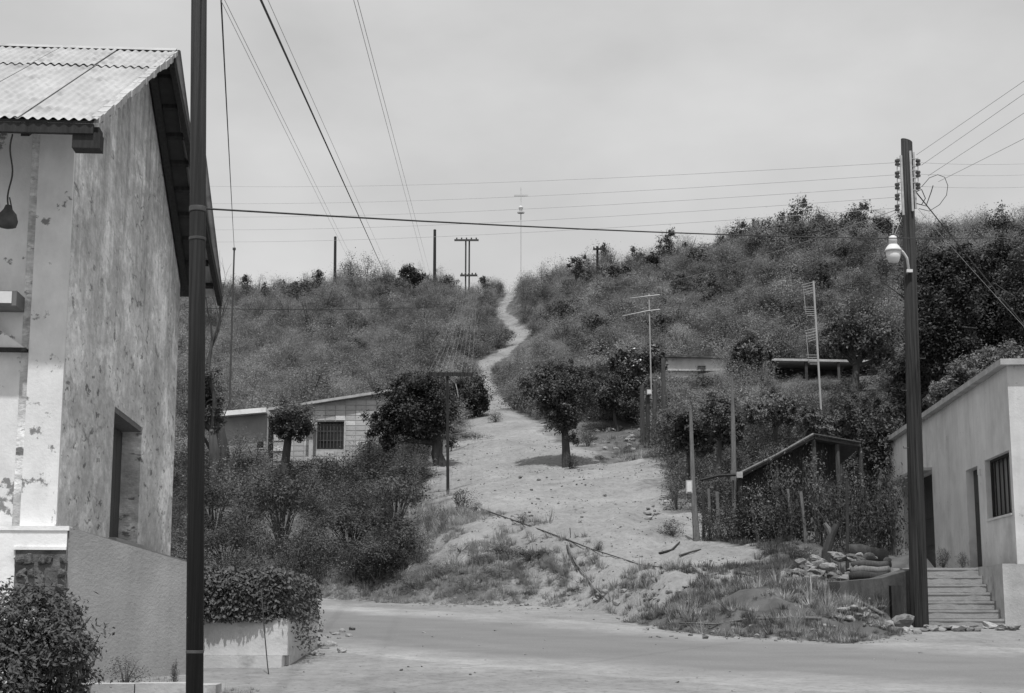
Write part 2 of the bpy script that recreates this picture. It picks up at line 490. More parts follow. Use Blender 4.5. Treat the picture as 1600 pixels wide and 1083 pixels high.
TERR_TOP = at(1590, 884, 28.0).z                               # terrace in front of the right-hand house
GULLY = at(975, 918, 30.6)
def height(X, Y):
    X = np.atleast_1d(np.asarray(X, float)); Y = np.atleast_1d(np.asarray(Y, float))
    r = R(Y)
    d = Y - np.interp(X, FX, FY)
    t = np.clip(d / 1.3, 0, 1); t = t * t * (3 - 2 * t)
    H = np.maximum(tps(X, Y), r - 0.3)
    amp = np.clip(d / 3.0, 0, 1)
    near = np.clip((60 - Y) / 20, 0, 1)
    H = H + amp * (vnoise(X, Y, .45, 1) * .35 + vnoise(X, Y, 1.2, 2) * .14 + near * (vnoise(X, Y, 2.6, 3) * .13 + vnoise(X, Y, 5.5, 4) * .05))
    face = np.clip(d / .8, 0, 1) * np.clip((5.0 - d) / 2.5, 0, 1)
    H = H + face * (np.abs(vnoise(X + Y * .25, Y * .35, 1.5, 6)) * .55 - .12 + np.abs(vnoise(X, Y * .5, 3.4, 7)) * .22 - .05)
    H = H + np.clip((d - 1) / 3, 0, 1) * near * (np.abs(vnoise(X + vnoise(X, Y, .4, 14) * 2.0, Y * .16, 1.25, 15)) - .18) * .20
    gr = np.hypot(X - GULLY.x, (Y - GULLY.y) * .8)
    H = H + .17 * np.exp(-((gr - .95) / .20) ** 2) * (Y > GULLY.y - .6) - .22 * np.exp(-(gr / .7) ** 2) + .12 * np.exp(-(np.hypot(X - GULLY.x - .7, Y - GULLY.y + .3) / .3) ** 2)
    h = r + t * (H - r)
    # cut for the terrace and the right-hand house
    inside = (X > np.where(Y < 29.9, 6.55, 7.85 + .0732 * (Y - 28))) & (Y > 27.0) & (Y < 43.5)
    h = np.where(inside, np.minimum(h, TERR_TOP - .12 - 0.0 * X), h)
    front = (X > 6.55) & (Y < 29.6)
    h = np.where(front, np.minimum(h, r), h)
    return h
def hz(x, y): return float(height([x], [y])[0])
def ground_at(px, py, y0=20.0, y1=140.0):
    d = ray(px, py)
    Ys = np.linspace(y0, y1, 600)
    diff = EYE + d.z * Ys - height(d.x * Ys, Ys)
    idx = np.where(diff < 0)[0]
    i = idx[0] if len(idx) else int(np.argmin(np.abs(diff)))
    Y = float(Ys[i])
    return Vector((d.x * Y, Y, hz(d.x * Y, Y)))

# the worn path and bare dirt: a mask from path points
path_pts = []
for px, py, w in ((800, 458, .8), (790, 472, .8), (779, 487, .9), (800, 505, 1.0), (818, 522, 1.1), (800, 540, 1.0), (757, 572, 1.1), (752, 595, 1.0), (766, 622, 1.0),
                  (775, 645, 1.5), (785, 665, 2.0), (795, 690, 2.4), (810, 715, 3.0), (760, 740, 1.8), (850, 740, 3.4), (930, 745, 2.2), (860, 775, 3.0), (800, 775, 2.0), (940, 790, 2.4),
                  (870, 805, 2.6), (950, 830, 2.2), (900, 835, 1.6), (1000, 810, 1.7), (1000, 850, 1.6), (980, 880, 1.2), (1060, 860, 1.0), (1120, 870, .9), (1000, 900, .7), (1150, 900, .6), (960, 915, 1.0)):
    g = ground_at(px, py)
    path_pts.append((g.x, g.y, w * (.5 if py < 600 else .62 if py < 650 else (.8 if py < 700 else 1.0))))
PP = np.array(path_pts)
PATH_LINE = []                                                 # points along the upper track, in space
for a_, b_ in zip(path_pts[:12], path_pts[1:13]):
    for t_ in np.linspace(0, 1, 7)[:-1]: PATH_LINE.append((a_[0] + (b_[0] - a_[0]) * t_, a_[1] + (b_[1] - a_[1]) * t_, a_[2] + (b_[2] - a_[2]) * t_))
def path_mask(X, Y):
    X = np.atleast_1d(np.asarray(X, float)); Y = np.atleast_1d(np.asarray(Y, float))
    m = np.zeros(len(X))
    for a, b in zip(PP[:-1], PP[1:]):
        L2 = (b[0] - a[0]) ** 2 + (b[1] - a[1]) ** 2 + 1e-9
        if L2 > 140: continue
        t = np.clip(((X - a[0]) * (b[0] - a[0]) + (Y - a[1]) * (b[1] - a[1])) / L2, 0, 1)
        w = a[2] + t * (b[2] - a[2])
        dd = np.hypot(X - a[0] - t * (b[0] - a[0]), (Y - a[1] - t * (b[1] - a[1])) * .7)
        m = np.maximum(m, np.clip(1.45 - dd / w, 0, 1))
    return m

def build_ground():
    def lines(spec):
        out = [spec[0][0]]
        for a, b, st in spec:
            n = max(1, int(round((b - a) / st)))
            out += list(np.linspace(a, b, n + 1)[1:])
        return np.array(out)
    xs = lines([(-420, -80, 40), (-80, -20, 2.5), (-20, -8, .6), (-8, 10, .22), (10, 24, .6), (24, 80, 2.5), (80, 420, 40)])
    ys = lines([(-120, 0, 20), (0, 20, 2), (20, 23, .5), (23, 48, .24), (48, 66, .5), (66, 140, 1.2), (140, 200, 6), (200, 800, 60)])
    XX, YY = np.meshgrid(xs, ys)
    X, Y = XX.ravel(), YY.ravel()
    Z = height(X, Y)
    nx, ny = len(xs), len(ys)
    i = np.arange(nx * ny).reshape(ny, nx)
    fc = np.stack([i[:-1, :-1], i[:-1, 1:], i[1:, 1:], i[1:, :-1]], -1).reshape(-1, 4)
    me = bpy.data.meshes.new('ground')
    me.vertices.add(len(X)); me.vertices.foreach_set('co', np.stack([X, Y, Z], -1).astype(np.float32).ravel())
    me.loops.add(fc.size); me.loops.foreach_set('vertex_index', fc.astype(np.int32).ravel())
    me.polygons.add(len(fc)); me.polygons.foreach_set('loop_start', np.arange(0, fc.size, 4, dtype=np.int32))
    me.update(calc_edges=True)
    me.polygons.foreach_set('use_smooth', np.ones(len(fc), dtype=bool))
    at_ = me.attributes.new('bare', 'FLOAT', 'POINT')
    d = Y - np.interp(X, FX, FY)
    face = np.clip(d / .6, 0, 1) * np.clip((4.2 - d) / 1.2, 0, 1) * np.clip((2.6 - X) / .8, 0, 1)
    bare = np.maximum(path_mask(X, Y) * (1 - .12 * face) + .25 * face, np.clip(1 - d / .5, 0, 1) * .9)
    bare = np.maximum(bare, np.clip(1.7 - np.hypot(X - GULLY.x - .1, (Y - GULLY.y) * .8) / 1.0, 0, 1))
    bare = np.where(Y < 22, .9, bare)
    at_.data.foreach_set('value', bare.astype(np.float32))
    def gx(nt, lk, tc, col, noise, rng, mul):
        a = nt.nodes.new('ShaderNodeAttribute'); a.attribute_name = 'bare'
        ad = nt.nodes.new('ShaderNodeMath'); ad.operation = 'ADD'
        lk(a.outputs['Fac'], ad.inputs[0])
        lk(rng(noise(1.3, (1, 1, 1), 8, .65), .3, .7, -.38, .38), ad.inputs[1])
        msk = rng(ad.outputs[0], .25, .6, 0, 1)
        dirt = rng(noise(.5, (1, 1, 1), 10, .72), .3, .7, .175, .30)
        speck = mul(rng(noise(14, (1, 1, 1), 4, .6), .56, .70, 1.0, .62), rng(noise(5, (1, 1, 1), 6, .7), .4, .7, 1.06, .80))
        dirt = mul(dirt, speck)
        mx = nt.nodes.new('ShaderNodeMix'); mx.data_type = 'FLOAT'
        lk(msk, mx.inputs['Factor']); lk(col, mx.inputs['A']); lk(dirt, mx.inputs['B'])
        return mx.outputs['Result']
    m = mat('ground_soil', 0.10, 0.97, 0.45, 1.2, bump=0.9, bump_scale=6, extra=gx, spec=.1)
    me.materials.append(m)
    return tag(link('ground', me), kind='structure')
build_ground()

# ------------------------------------------------------------------ road: a curved strip of dusty asphalt on the planar ground
def build_road():
    cl = [(26, 11), (16, 14.2), (9, 17.2), (4.5, 20.0), (0.5, 23.6), (-2.2, 27.2), (-5.5, 30.6), (-10, 33.0), (-20, 36.0), (-38, 39.0)]
    pts = [Vector((x, y, 0)) for x, y in cl]
    def cr(p0, p1, p2, p3, t):
        return .5 * ((2 * p1) + (p2 - p0) * t + (2 * p0 - 5 * p1 + 4 * p2 - p3) * t * t + (3 * p1 - p0 - 3 * p2 + p3) * t ** 3)
    path = []
    for i in range(len(pts) - 1):
        p0, p1, p2, p3 = pts[max(i - 1, 0)], pts[i], pts[i + 1], pts[min(i + 2, len(pts) - 1)]
        for k in range(8): path.append(cr(p0, p1, p2, p3, k / 8))
    path.append(pts[-1])
    V, Fc, E = [], [], []
    N = 16
    for i, p in enumerate(path):
        t = (path[min(i + 1, len(path) - 1)] - path[max(i - 1, 0)]).normalized()
        s = Vector((t.y, -t.x, 0))
        for j in range(N + 1):
            q = p + s * ((j / N - .5) * 7.6)
            lim = float(np.interp(q.x, FX, FY)) - .25
            y = min(q.y, lim)
            V.append((q.x, y, R(y) + (.004 if 0 < j < N else -.012)))
            E.append(1 - abs(j / N - .5) * 2)
    for i in range(len(path) - 1):
        for j in range(N):
            a = i * (N + 1) + j
            Fc.append((a, a + 1, a + N + 2, a + N + 1))
    me = bpy.data.meshes.new('road')
    me.from_pydata(V, [], Fc)
    a = me.attributes.new('inner', 'FLOAT', 'POINT')
    a.data.foreach_set('value', np.array(E, dtype=np.float32))
    def rx(nt, lk, tc, col, noise, rng, mul):
        at_ = nt.nodes.new('ShaderNodeAttribute'); at_.attribute_name = 'inner'
        ad = nt.nodes.new('ShaderNodeMath'); ad.operation = 'ADD'
        lk(at_.outputs['Fac'], ad.inputs[0])
        lk(rng(noise(.55, (1, 1, 1), 6, .6), .3, .7, -.20, .20), ad.inputs[1])
        msk = rng(ad.outputs[0], .12, .62, 0, 1)
        dirt = rng(noise(.5, (1, 1, 1), 10, .72), .3, .7, .175, .30)
        col = mul(dirt, mul(rng(noise(14, (1, 1, 1), 4, .6), .56, .70, 1.0, .62), rng(noise(5, (1, 1, 1), 6, .7), .4, .7, 1.06, .80)))
        col = mul(col, rng(at_.outputs['Fac'], .05, .3, 1.12, 1.28))
        asph = rng(noise(1.1, (.45, 1.4, 1), 6, .6), .3, .7, .160, .190)
        asph = mul(asph, rng(noise(45, (1, 1, 1), 2, .5), .3, .7, .9, 1.1))
        wp = nt.nodes.new('ShaderNodeMath'); wp.operation = 'ADD'; lk(at_.outputs['Fac'], wp.inputs[0]); lk(rng(noise(.7, (1, 1, 1), 3, .5), .3, .7, -.06, .06), wp.inputs[1])
        wv = nt.nodes.new('ShaderNodeMath'); wv.operation = 'SINE'; lk(mul(wp.outputs[0], 21.0), wv.inputs[0])
        asph = mul(asph, rng(wv.outputs[0], -1, 1, .97, 1.03))
        mx = nt.nodes.new('ShaderNodeMix'); mx.data_type = 'FLOAT'
        lk(msk, mx.inputs['Factor']); lk(col, mx.inputs['A']); lk(asph, mx.inputs['B'])
        return mx.outputs['Result']
    me.materials.append(mat('dusty_asphalt', 0.285, 0.95, 0.1, .9, bump=0.45, bump_scale=9, extra=rx, spec=.1))
    o = link('road', me)
    return tag(o, kind='structure')
build_road()
#PART2
# ------------------------------------------------------------------ the old plastered house on the left
def plane_frame(O, du):
    du = Vector(du).normalized()
    return O, du
class Fr:
    """upright frame: u along du, v along dv, z absolute"""
    def __init__(s, O, du, dv): s.O, s.du, s.dv = Vector((O[0], O[1], 0)), Vector((du[0], du[1], 0)).normalized(), Vector((dv[0], dv[1], 0)).normalized()
    def __call__(s, u, v, z):
        p = s.O + s.du * u + s.dv * v
        return (p.x, p.y, z)
    def u_at(s, px, py, v=0.0):                               # where the sight line meets the upright plane v
        d = ray(px, py)
        a = np.array([[d.x, -s.du.x], [1.0, -s.du.y]])
        b = np.array([s.O.x + s.dv.x * v, s.O.y + s.dv.y * v])
        Y, u = np.linalg.solve(a, b)
        return float(u), float(EYE + d.z * Y)
    def v_at(s, px, py, u=0.0):
        d = ray(px, py)
        a = np.array([[d.x, -s.dv.x], [1.0, -s.dv.y]])
        b = np.array([s.O.x + s.du.x * u, s.O.y + s.du.y * u])
        Y, v = np.linalg.solve(a, b)
        return float(v), float(EYE + d.z * Y)

O1 = at(90, 822, 17.6)
f1 = Fr(O1, (-.0802, .9968), (-.9968, -.0802))
PL_TOP = at(105, 823, 17.5).z
ZR, RS, UR = 10.05, .504, 4.7
UE0, UE1, VV = -1.15, 9.95, -.44
VF = -.70
UL, VL = 9.4, 9.0
def roofz(u): return ZR - RS * abs(u - UR)
old_house = thing('old_house', 'tall old plastered house with crackled gable and corrugated metal roof', 'house', f1(4.7, 3.0, R(20)))
def gable():
    b = MB()
    d0, _ = f1.u_at(175, 735); d1, _ = f1.u_at(219, 735)
    _, zt = f1.u_at(176, 632)
    zb = PL_TOP - .03
    T = .5
    def pr(poly): b.prism(poly, lambda p: f1(p[0], 0, p[1]), lambda p: f1(p[0], T, p[1]))
    e = .10
    pr([(0, zb), (d0, zb), (d0, zt), (d1, zt), (d1, zb), (UL, zb), (UL, roofz(UL) - e), (UR, ZR - e), (0, roofz(0) - e)])
    g = b.build('gable_wall', M['gable_plaster'], old_house)
    # rough lintel, door leaf and threshold
    MB().box(d0 - .06, d1 + .10, .01, .46, zt - .07, zt - .002, f1).build('lintel', M['dry_wood'], g)
    dr = MB().box(d0 + .01, d1 - .01, .30, .35, PL_TOP + .02, zt - .075, f1).build('door', M['door_wood'], old_house)
    b = MB()
    n = 5
    for i in range(n):
        a0 = d0 + .02 + (d1 - d0 - .04) * i / n; a1 = d0 + .02 + (d1 - d0 - .04) * (i + 1) / n - .015
        b.box(a0, a1, .275, .298, PL_TOP + .03, zt - .09, f1)
    b.build('door_board', M['door_wood'], dr)
    MB().box(d0 - .05, d1 + .15, -.10, .38, PL_TOP - .02, PL_TOP + .05, f1).build('threshold', M['plinth_plaster'], old_house)
    # front wall, corner pilaster, back and far walls
    MB().box(0.001, .5, T + .001, VL, zb, roofz(0) - .12, f1).build('front_wall', M['front_plaster'], old_house)
    pw = .40
    MB().box(-.07, -.001, .004, pw, zb, roofz(0) - .10, f1).build('pilaster', M['pilaster_plaster'], old_house)
    MB().box(UL - .5, UL - .001, T + .001, VL, zb, roofz(UL) - .12, f1).build('back_wall', M['front_plaster'], old_house)
    # plinth with coping, front patch of bare stones
    p = MB().box(-.22, UL + 1.0, -.16, VL, R(15) - .4, PL_TOP - .05, f1).build('plinth', M['plinth_plaster'], old_house)
    MB().box(-.25, -.06, -.175, VL, PL_TOP - .049, PL_TOP, f1).build('ledge', M['white_plaster'], p)
    MB().box(-.058, UL + 1.0, -.165, -.001, PL_TOP - .049, PL_TOP - .01, f1).build('ledge', M['plinth_plaster'], p)
    MB().box(-.235, -.221, -.155, VL, R(15) - .4, PL_TOP - .05, f1).build('plinth_face', M['white_plaster'], p)
gable()
def flank():
    A, B = at(108, 824, 17.40), at(311, 884, 18.6)
    d = (B - A); d.z = 0; d.normalize()
    nb = Vector((-d.y, d.x, 0)) * .25
    zb = R(16) - .3
    w = MB().hexa([(A.x, A.y, zb), (B.x, B.y, zb), (B.x + nb.x, B.y + nb.y, zb), (A.x + nb.x, A.y + nb.y, zb), tuple(A), tuple(B), (B.x + nb.x, B.y + nb.y, B.z), (A.x + nb.x, A.y + nb.y, A.z)]).build('flank_wall', M['plinth_plaster'], old_house)
    C_ = Vector((B.x - .4, B.y + 7.5, B.z - .1)); D = Vector(f1(9.4, -.17, B.z - .1))
    A2, B2 = A + nb + Vector((.0, 0, -.06)), B + nb + Vector((0, 0, -.06))
    lo = lambda p: (p.x, p.y, zb)
    MB().hexa([lo(A2), lo(B2), lo(C_), lo(D), tuple(A2), tuple(B2), tuple(C_), tuple(D)]).build('ramp', M['plinth_plaster'], old_house)
flank()
def rock_mesh(name, seed, m, n=2, flat=.7):
    import bmesh
    bm = bmesh.new()
    bmesh.ops.create_icosphere(bm, subdivisions=n, radius=.5)
    r = random.Random(seed)
    ax = [Vector((r.gauss(0, 1), r.gauss(0, 1), r.gauss(0, 1))).normalized() for _ in range(10)]
    cut = [r.uniform(.22, .38) for _ in ax]
    for v in bm.verts:
        for a, c in zip(ax, cut):
            d = v.co.dot(a)
            if d > c: v.co -= a * (d - c)
        v.co += Vector((r.gauss(0, .012), r.gauss(0, .012), r.gauss(0, .012)))
        v.co.z *= flat
    me = bpy.data.meshes.new(name); bm.to_mesh(me); bm.free()
    me.materials.append(m)
    return me
ROCK = [rock_mesh('stone', 10 + i, M['rock'], 2, .62 + .06 * (i % 3)) for i in range(6)]
ROCKD = [rock_mesh('stone', 40 + i, M['rock_dark'], 2, .65 + .06 * (i % 3)) for i in range(6)]
RECS = [rock_mesh('stone', 70 + i, M['recess_stone'], 2, .7) for i in range(4)]
def recess():
    pl = [c for c in old_house.children if c.name.startswith('plinth')][0]
    v0, z1 = f1.v_at(104, 858, -.235); v1, z0 = f1.v_at(22, 908, -.235)
    MB().box(-.262, -.236, v0, v1 + .02, z1 - .01, z1 + .025, f1).build('lip', M['white_plaster'], pl)
    bx = MB().box(-.242, -.2355, v0, v1, z0 - .25, z1 - .012, f1).build('recess', M['recess_stone'], pl)
    b = wloc(pl)
    k = 0
    for i in range(5):
        for j in range(3):
            v = v0 + (v1 - v0) * (i + .5 + RNG.uniform(-.2, .2)) / 5; z = z0 - .15 + (z1 - z0 + .1) * (j + .5) / 3
            if i in (1, 2) and j < 2: continue
            link('stone', RECS[k % 4], None, pl, Vector(f1(-.245, v, z)) - b, (RNG.uniform(0, 6), RNG.uniform(0, 6), RNG.uniform(0, 6)), RNG.uniform(.13, .2)); k += 1
recess()
def roof():
    W, per, lam = .88, 6, .11
    def sheet(u0, u1, lift):
        b = MB()
        nv = int(W / lam * per) + 1
        us = [u0, (u0 + u1) / 2, u1]
        for u in us:
            for i in range(nv + 1):
                v = i * lam / per
                z = .016 * math.sin(2 * math.pi * v / lam) + lift
                b.v.append(tuple(Vector(f1(u, v, roofz(u) + z)) - Vector(f1(0, 0, 0))))
        for a in range(2):
            for i in range(nv):
                k = a * (nv + 1) + i
                b.f.append((k, k + 1, k + nv + 2, k + nv + 1))
        me = bpy.data.meshes.new('roof_sheet'); me.from_pydata(b.v, [], b.f)
        me.polygons.foreach_set('use_smooth', [True] * len(me.polygons))
        me.materials.append(M['roof_metal'])
        return me
    ms = [(sheet(UE0, 3.05, .0), VV), (sheet(2.9, UR - .002, .022), VV), (sheet(6.4, UE1, .0), VF), (sheet(UR + .002, 6.55, .022), VV - .06)]
    ob = Vector(f1(0, 0, 0)); base = wloc(old_house)
    for me, sh in ms:
        for i in range(11):
            v = sh + i * .85
            loc = ob + f1.dv * v - base + Vector((0, 0, .006 * (i % 2) + RNG.uniform(0, .006)))
            link('roof_sheet', me, None, old_house, loc, (0, 0, RNG.uniform(-.002, .002)))
    b = MB()
    cap = [(UR - .16, roofz(UR - .16) + .045), (UR, ZR + .06), (UR + .16, roofz(UR + .16) + .045), (UR, ZR + .04)]
    b.prism(cap, lambda p: f1(p[0], VV - .01, p[1]), lambda p: f1(p[0], VL, p[1]))
    b.build('ridge_cap', M['roof_metal'], old_house)
    # sarking boards under the sheets (the dark underside), rafters, eave board, beam end
    def slab(u0, u1, v0, v1, t0, t1, name, m, par=old_house):
        b = MB()
        c = [f1(u0, v0, roofz(u0) - t1), f1(u1, v0, roofz(u1) - t1), f1(u1, v1, roofz(u1) - t1), f1(u0, v1, roofz(u0) - t1),
             f1(u0, v0, roofz(u0) - t0), f1(u1, v0, roofz(u1) - t0), f1(u1, v1, roofz(u1) - t0), f1(u0, v1, roofz(u0) - t0)]
        return b.hexa(c).build(name, m, par)
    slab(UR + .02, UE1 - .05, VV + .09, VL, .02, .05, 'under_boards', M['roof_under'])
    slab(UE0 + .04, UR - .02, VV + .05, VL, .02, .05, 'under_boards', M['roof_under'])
    bb = []
    for t_ in (.20, .03):
        for u, v in ((UR + .03, VV + .02), (UE1 - .04, VF + .02), (UE1 - .04, VF + .10), (UR + .03, VV + .10)): bb.append(f1(u, v, roofz(u) - t_))
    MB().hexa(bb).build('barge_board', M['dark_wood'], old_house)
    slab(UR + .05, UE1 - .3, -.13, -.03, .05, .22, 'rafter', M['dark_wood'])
    r = random.Random(4); u = UE0 + .12
    while u < UR - .15:
        w = r.uniform(.12, .34)
        slab(u, min(u + w, UR - .05), VV - .015 - r.uniform(0, .02), VV + .08, -.02 + r.uniform(-.01, .012), .05 + r.uniform(0, .05), 'verge_mortar', M['concrete'])
        u += w + .012
    for k in range(9):
        u = UR + .35 + k * .56
        slab(u, u + .07, VV + .13 + (VF - VV) * (u - UR) / (UE1 - UR), -.14, .05, .11, 'batten', M['dark_wood'])
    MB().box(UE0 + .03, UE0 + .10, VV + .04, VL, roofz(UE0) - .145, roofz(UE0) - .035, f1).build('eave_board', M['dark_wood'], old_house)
    for k in range(9):
        v = .3 + k * .95
        MB().hexa([f1(UE0 + .11, v, roofz(UE0) - .17), f1(0, v, roofz(0) - .22), f1(0, v + .09, roofz(0) - .22), f1(UE0 + .11, v + .09, roofz(UE0) - .17),
                   f1(UE0 + .11, v, roofz(UE0) - .05), f1(0, v, roofz(0) - .06), f1(0, v + .09, roofz(0) - .06), f1(UE0 + .11, v + .09, roofz(UE0) - .05)]).build('rafter_end', M['dark_wood'], old_house)
    vb, zb = f1.v_at(158, 205, UE0 + .1)
    MB().box(UE0 + .06, UE0 + .28, vb, vb + .30, roofz(UE0) - .30, roofz(UE0) - .12, f1).box(UE0 + .1, UE0 + .32, vb + .02, vb + .15, roofz(UE0) - .16, roofz(UE0) - .05, f1).build('beam_end', M['dark_wood'], old_house)
roof()
def front_fittings():
    va, za = f1.v_at(27, 455, -.4)
    _, zb = f1.v_at(27, 478, -.4)
    g = thing('wall_box', 'pale metal box on a bracket high on the front wall under the eave', 'box', f1(-.2, va + .6, za))
    MB().box(-.42, -.02, va, va + 1.1, zb, za, f1).build('case', M['grey_metal'], g)  # shade on the box sides is put into the darker case colour
    MB().box(-.435, -.421, va + .05, va + 1.05, zb + .025, za - .01, f1).build('front_panel', M['painted_metal'], g)
    v0, z0 = f1.v_at(40, 544, -.10); v1, z1 = f1.v_at(0, 516, -.10)
    b = MB()
    sl = (z1 - z0) / (v1 - v0)
    poly = [(v0, z0), (v0 + 1.6, z0), (v0 + 1.6, z0 + sl * 1.6)]
    b.prism(poly, lambda p: f1(-.12, p[0], p[1]), lambda p: f1(-.002, p[0], p[1]))
    cn = b.build('window_hood', M['front_plaster'], old_house)
    MB().box(-.15, -.003, v0 - .01, v0 + 1.6, z0 - .035, z0 - .002, f1).build('drip_board', M['dark_wood'], cn)
    # cord and dark lamp hanging from the eave
    vt, zt = f1.v_at(20, 203, UE0 + .12); vb, zb = f1.v_at(14, 322, -.45)
    t = thing('hanging_lamp', 'dark lamp hanging on a twisted cord below the eave', 'lamp', f1(UE0 + .12, vt, roofz(UE0) - .15))
    pts = []
    for i in range(15):
        s = i / 14
        p = Vector(f1(UE0 + .12 + (-.45 - UE0 - .12) * s, vt + (vb - vt) * s + .02 * math.sin(s * 9), roofz(UE0) - .15 + (zb - roofz(UE0) + .15) * s))
        pts.append(p)
    MB().tube(pts, .010, 5).build('cord', M['wire'], t)
    e = pts[-1]
    MB().lathe(e - Vector((0, 0, .26)), [(.03, 0), (.10, .02), (.12, .08), (.10, .16), (.05, .22), (.03, .27)], 10).build('lamp_shade', M['rust'], t, True)
    MB().tube([e + Vector((-.16, 0, .1)), e + Vector((-.12, 0, -.1)), e + Vector((0, 0, -.22)), e + Vector((.06, 0, -.1)), e + Vector((.01, 0, .1))], .008, 5).build('wire_loop', M['wire'], t)
front_fittings()

# ------------------------------------------------------------------ house, terrace and steps on the right
O2 = at(1590, 884, 28.0)
f2 = Fr(O2, (.0732, 1), (1, -.0732))
H_TOP = at(1578, 572, 28.0).z
HL, HD, HT = 13.0, 8.0, .30
flat_house = thing('flat_roofed_house', 'plain plastered house with flat slab roof above concrete steps', 'house', f2(6, 4, TERR_TOP))
M['front_white'] = mat('front_white', 0.60, 0.9, 0.08, 3, bump=0.2, bump_scale=25, dark=0.46, dark_scale=1.9, dark_lo=.52, dark_hi=.75, extra=stain_extra(-.1, .7, .75))
def right_house():
    def ops(px0, px1, py_t, py_b):
        pm = (py_t + (py_b or 880)) / 2
        ua, _ = f2.u_at(px0, pm); ub, _ = f2.u_at(px1, pm)
        _, zt = f2.u_at(px1, py_t)
        zb = TERR_TOP
        if py_b: _, zb = f2.u_at(px1, py_b)
        return (ub, ua, zb, zt)                                # near, far, bottom, top
    win = ops(1540, 1579, 702, 802)
    d2 = ops(1512, 1531, 726, None)
    d1 = ops(1413, 1459, 734, None)
    segs = sorted([win, d2, d1])
    b = MB()
    zb = TERR_TOP - .25
    u = 0.0
    for a0, a1, z0, z1 in segs:
        b.box(u, a0, 0, HT, zb, H_TOP, f2)
        b.box(a0, a1, 0, HT, z1, H_TOP, f2)
        b.box(a0, a1, 0, HT, zb, z0, f2)
        u = a1
    b.box(u, HL, 0, HT, zb, H_TOP, f2)
    b.build('side_wall', M['house_plaster'], flat_house)
    MB().box(0.001, HT, HT + .001, HD, zb, H_TOP, f2).build('front_wall', M['front_white'], flat_house)
    MB().box(-.006, 0.0, -.004, HD, zb, H_TOP - .002, f2).build('front_plaster', M['front_white'], flat_house)
    MB().box(HL - HT, HL - .001, HT + .001, HD, zb, H_TOP, f2).build('back_wall', M['house_plaster'], flat_house)
    MB().box(HT, HL, HD, HD + HT, zb, H_TOP, f2).build('far_wall', M['house_plaster'], flat_house)
    MB().box(-.17, HL + .15, -.15, HD + .45, H_TOP + .003, H_TOP + .11, f2).build('roof_slab', M['concrete'], flat_house)
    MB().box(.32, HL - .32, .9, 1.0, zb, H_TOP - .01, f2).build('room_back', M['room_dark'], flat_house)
    # window: frame, curtain folds, bars
    a0, a1, z0, z1 = win
    w = thing  # keep flake quiet
    fr = MB()
    fr.box(a0, a0 + .05, .10, .15, z0, z1, f2).box(a1 - .05, a1, .10, .15, z0, z1, f2).box(a0 + .05, a1 - .05, .10, .15, z1 - .05, z1, f2).box(a0 + .05, a1 - .05, .10, .15, z0, z0 + .05, f2)
    fo = fr.build('window', M['dark_wood'], flat_house)
    cu = MB()
    n = 40
    for i in range(n + 1):
        uu = a0 + .05 + (a1 - a0 - .1) * i / n
        vv = .215 + .028 * math.sin(i * 1.25) + .012 * math.sin(i * 3.1)
        cu.v += [f2(uu, vv, z0 + .03), f2(uu, vv, z1 - .03)]
    for i in range(n): cu.f.append((2 * i, 2 * i + 2, 2 * i + 3, 2 * i + 1))
    cu.build('curtain', M['curtain'], fo, True, fix=False)
    for i in range(1, 6):
        uu = a0 + (a1 - a0) * i / 6
        MB().box(uu - .012, uu + .012, .105, .13, z0 + .051, z1 - .051, f2).build('bar', M['dark_wood'], fo)
    MB().box(a0 - .03, a1 + .03, -.03, .09, z0 - .04, z0 - .003, f2).build('sill', M['house_plaster'], fo)
    for (a0, a1, z0, z1) in (d2, d1):
        d = MB().box(a0 + .01, a1 - .01, .15, .19, TERR_TOP + .01, z1 - .01, f2).build('door', M['door_wood'], flat_house)
        MB().box(a0 + .12, a0 + .16, .11, .145, TERR_TOP + 1.0, TERR_TOP + 1.12, f2).build('handle', M['galvanised'], d)
        for i in range(3):
            MB().box(a0 + .1, a1 - .1, .135, .149, TERR_TOP + .12 + i * .62, TERR_TOP + .66 + i * .62, f2).build('door_panel', M['door_wood'], d)
    a0, a1, z0, z1 = d1
    ua, zc = f2.u_at(1394, 766, -.25)
    MB().box(a0 - .05, max(ua, a1 + .4), -.34, -.002, z1 + .01, z1 + .07, f2).build('door_canopy', M['concrete'], flat_house)
    MB().box(win[0] - .01, win[0] + .05, -.05, -.002, H_TOP - .6, H_TOP - .5, f2)
    cb, zc = f2.u_at(1532, 737)
    MB().box(cb - .05, cb + .05, -.05, -.002, zc - .06, zc + .06, f2).build('switch_box', M['house_plaster'], flat_house)
right_house()
SV0, SV1 = f2.v_at(1448, 972, -1.0)[0] - .05, -.50
